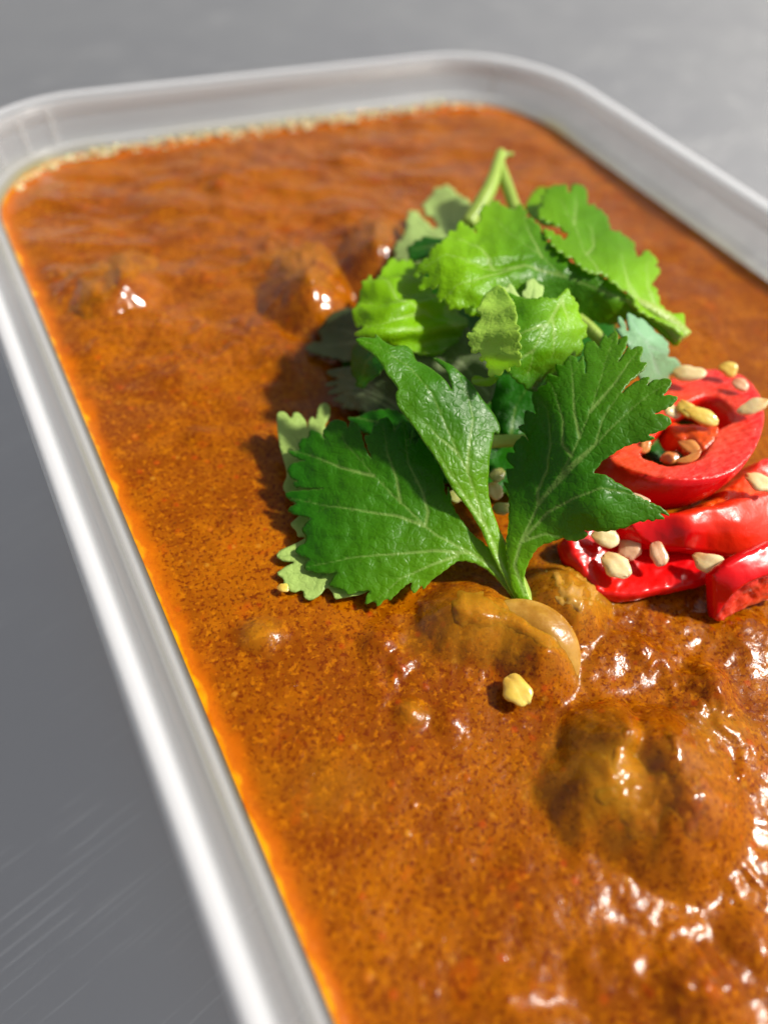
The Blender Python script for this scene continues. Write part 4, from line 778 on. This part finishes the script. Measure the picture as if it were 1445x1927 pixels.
one('scrap of dark coriander leaf under the largest chilli ring, seen through its hollow', [(1195, 835), (1225, 790), (1290, 745), (1345, 732), (1385, 760), (1380, 800), (1320, 850), (1240, 880)],
    [(1200, 830, 45.2), (1290, 745, 45.6), (1380, 770, 46.4), (1300, 850, 45.4), (1300, 800, 46.2)], [[(1200, 850), (1290, 800), (1370, 770)]], tone=.0, sp=5, seed=54, ruff=.3)
# seeds
SG = 'loose chilli seeds'
def seed(label, px, py, z, lx, ly, ang, mat='seed', sd=0, flat=.42, bend=0.):
    """a flattened teardrop; lx, ly = half length and half width in mm, ang = long axis against the image's right, degrees"""
    lx *= .84; ly *= .86; rs = np.random.RandomState(sd + 100); c = at(px, py, z)
    a = math.radians(ang); view = CAM - c; view /= np.linalg.norm(view)
    nrm = view * .6 + np.array([rs.uniform(-.25, .25), rs.uniform(-.25, .25), .8]); nrm /= np.linalg.norm(nrm)
    right = np.array([IMR[0], IMR[1], 0]); up0 = np.cross(nrm, right); up0 /= np.linalg.norm(up0); right = np.cross(up0, nrm)
    e1 = right * math.cos(a) + up0 * math.sin(a); e2 = np.cross(nrm, e1)
    nu, nv = 22, 14; V = []; tip = []; F = []
    for i in range(nv + 1):
        th = math.pi * i / nv
        for j in range(nu):
            ph = 2 * math.pi * j / nu; x = math.cos(th); r = math.sin(th)
            r = r**.72 * (1 - .30 * max(x, 0)**1.3 + .07 * math.sin(2 * ph + sd) + .05 * math.sin(3 * ph + 2.1 * sd + 2 * x)); x *= 1 + .10 * math.sin(sd * 1.7 + 2 * ph) * r
            y = r * math.cos(ph); zz = r * math.sin(ph)
            q = c + e1 * (x * lx) + e2 * (y * ly + bend * x * x * ly) + nrm * (zz * ly * flat * (1 - .25 * math.exp(-(y * y) / .15) * (zz > 0)))
            q = q + (q - c) * (.30 * float(noise2(np.array(x * 1.5 + sd * 3.3), np.array(math.cos(ph) * 1.3 + sd))) + .06 * float(noise2(np.array(x * 3.1 + sd), np.array(math.sin(ph) * 2.3 + sd))))
            V.append(q); tip.append((x + 1) / 2)
    for i in range(nv):
        for j in range(nu): F.append((i * nu + j, (i + 1) * nu + j, (i + 1) * nu + (j + 1) % nu, i * nu + (j + 1) % nu))
    o = mesh_obj('chilli_seed', V, F, [M[mat]], attrs={'tip': tip}); tag(o, label, 'seed', SG); return o
seed('lone yellow chilli seed lying on the open sauce in front of the coriander', 974, 1298, 43.6, 1.75, 1.5, 120, 'seed_yellow', 1)
seed('big pale seed in the hollow of the dark red slice, nearest the camera', 1158, 1064, 45.4, 2.0, 1.5, 125, 'seed', 2)
seed('seed tucked under the lower edge of the right coriander leaflet', 1138, 1012, 46.4, 1.7, 1.2, 160, 'seed', 3)
seed('shaded seed lying behind the big pale seed in the dark red slice', 1187, 1028, 45.2, 1.8, 1.5, 60, 'seed_pink', 4)
seed('pinkish pointed seed hanging below the flat slice', 1238, 1042, 46.2, 1.6, 1.05, 100, 'seed_pink', 5)
seed('seed wedged between the flat slice and the red wedge at right', 1333, 1060, 46.6, 2.0, 1.45, 135, 'seed', 6)
seed('pale wide seed on the far left rim of the largest ring', 1293, 703, 51.2, 2.3, 1.3, 165, 'seed', 7)
seed('seed on the very top of the far rim of the largest ring', 1369, 694, 51.4, 1.3, 1.05, 150, 'seed_yellow', 8)
seed('seed sticking to the inner far rim of the largest ring, below the topmost seed', 1392, 724, 51.6, 1.2, .9, 130, 'seed_pink', 9)
seed('long seed across the right rim of the largest ring', 1418, 765, 53.0, 2.1, 1.1, 15, 'seed', 10)
seed('large yellow seed in the middle of the largest ring', 1318, 782, 51.8, 2.3, 1.2, 155, 'seed_yellow', 11)
seed('yellow seed in the largest ring, joined to the left end of the large yellow one', 1291, 770, 51.8, 1.5, 1.1, 110, 'seed_yellow', 12)
seed('pale seed half hidden by the leaflet teeth, left inside the largest ring', 1262, 772, 51.2, 1.5, .95, 140, 'seed', 13)
seed('orange oval seed hanging from the membrane in the hollow of the largest ring', 1296, 842, 50.8, 1.5, .95, 130, 'seed_orange', 14)
seed('thin curved orange seed on the near inner lip of the largest ring', 1299, 862, 51.6, 1.6, .55, 20, 'seed_orange', 15, bend=.5)
seed('reddish seed deep in the dark hollow of the largest ring', 1259, 862, 48.6, 1.15, .95, 20, 'seed_orange', 16)
seed('orange seed at the left inner lip of the largest ring, beside the leaflet', 1213, 838, 50.2, 1.2, .8, 60, 'seed_orange', 17)
seed('wet seed at the right edge, on the orange flesh beside the largest ring', 1428, 908, 50.8, 1.9, 1.45, 140, 'seed', 18)
seed('sliver of seed behind the upper edge of the right leaflet tip', 1207, 937, 50.6, 1.1, .35, -30, 'seed_pink', 19)
seed('greenish seed in the shade between the middle and right leaflets, topmost there', 936, 893, 46.0, 1.1, .9, 40, 'seed_green', 20)
seed('cream seed in the shade between the middle and right leaflets', 930, 924, 45.6, 1.25, 1.0, 110, 'seed', 21)
seed('olive seed in the shade just below the cream one', 944, 957, 45.0, 1.25, .9, 170, 'seed_green', 22)
seed('green seed glimpsed left of the middle leaflet stalk', 862, 932, 46.2, 1.3, 1.0, 30, 'seed_green', 23)
seed('tiny yellow seed in the sauce at the lower left edge of the front leaf', 533, 1106, 42.9, .7, .6, 160, 'seed_yellow', 24)
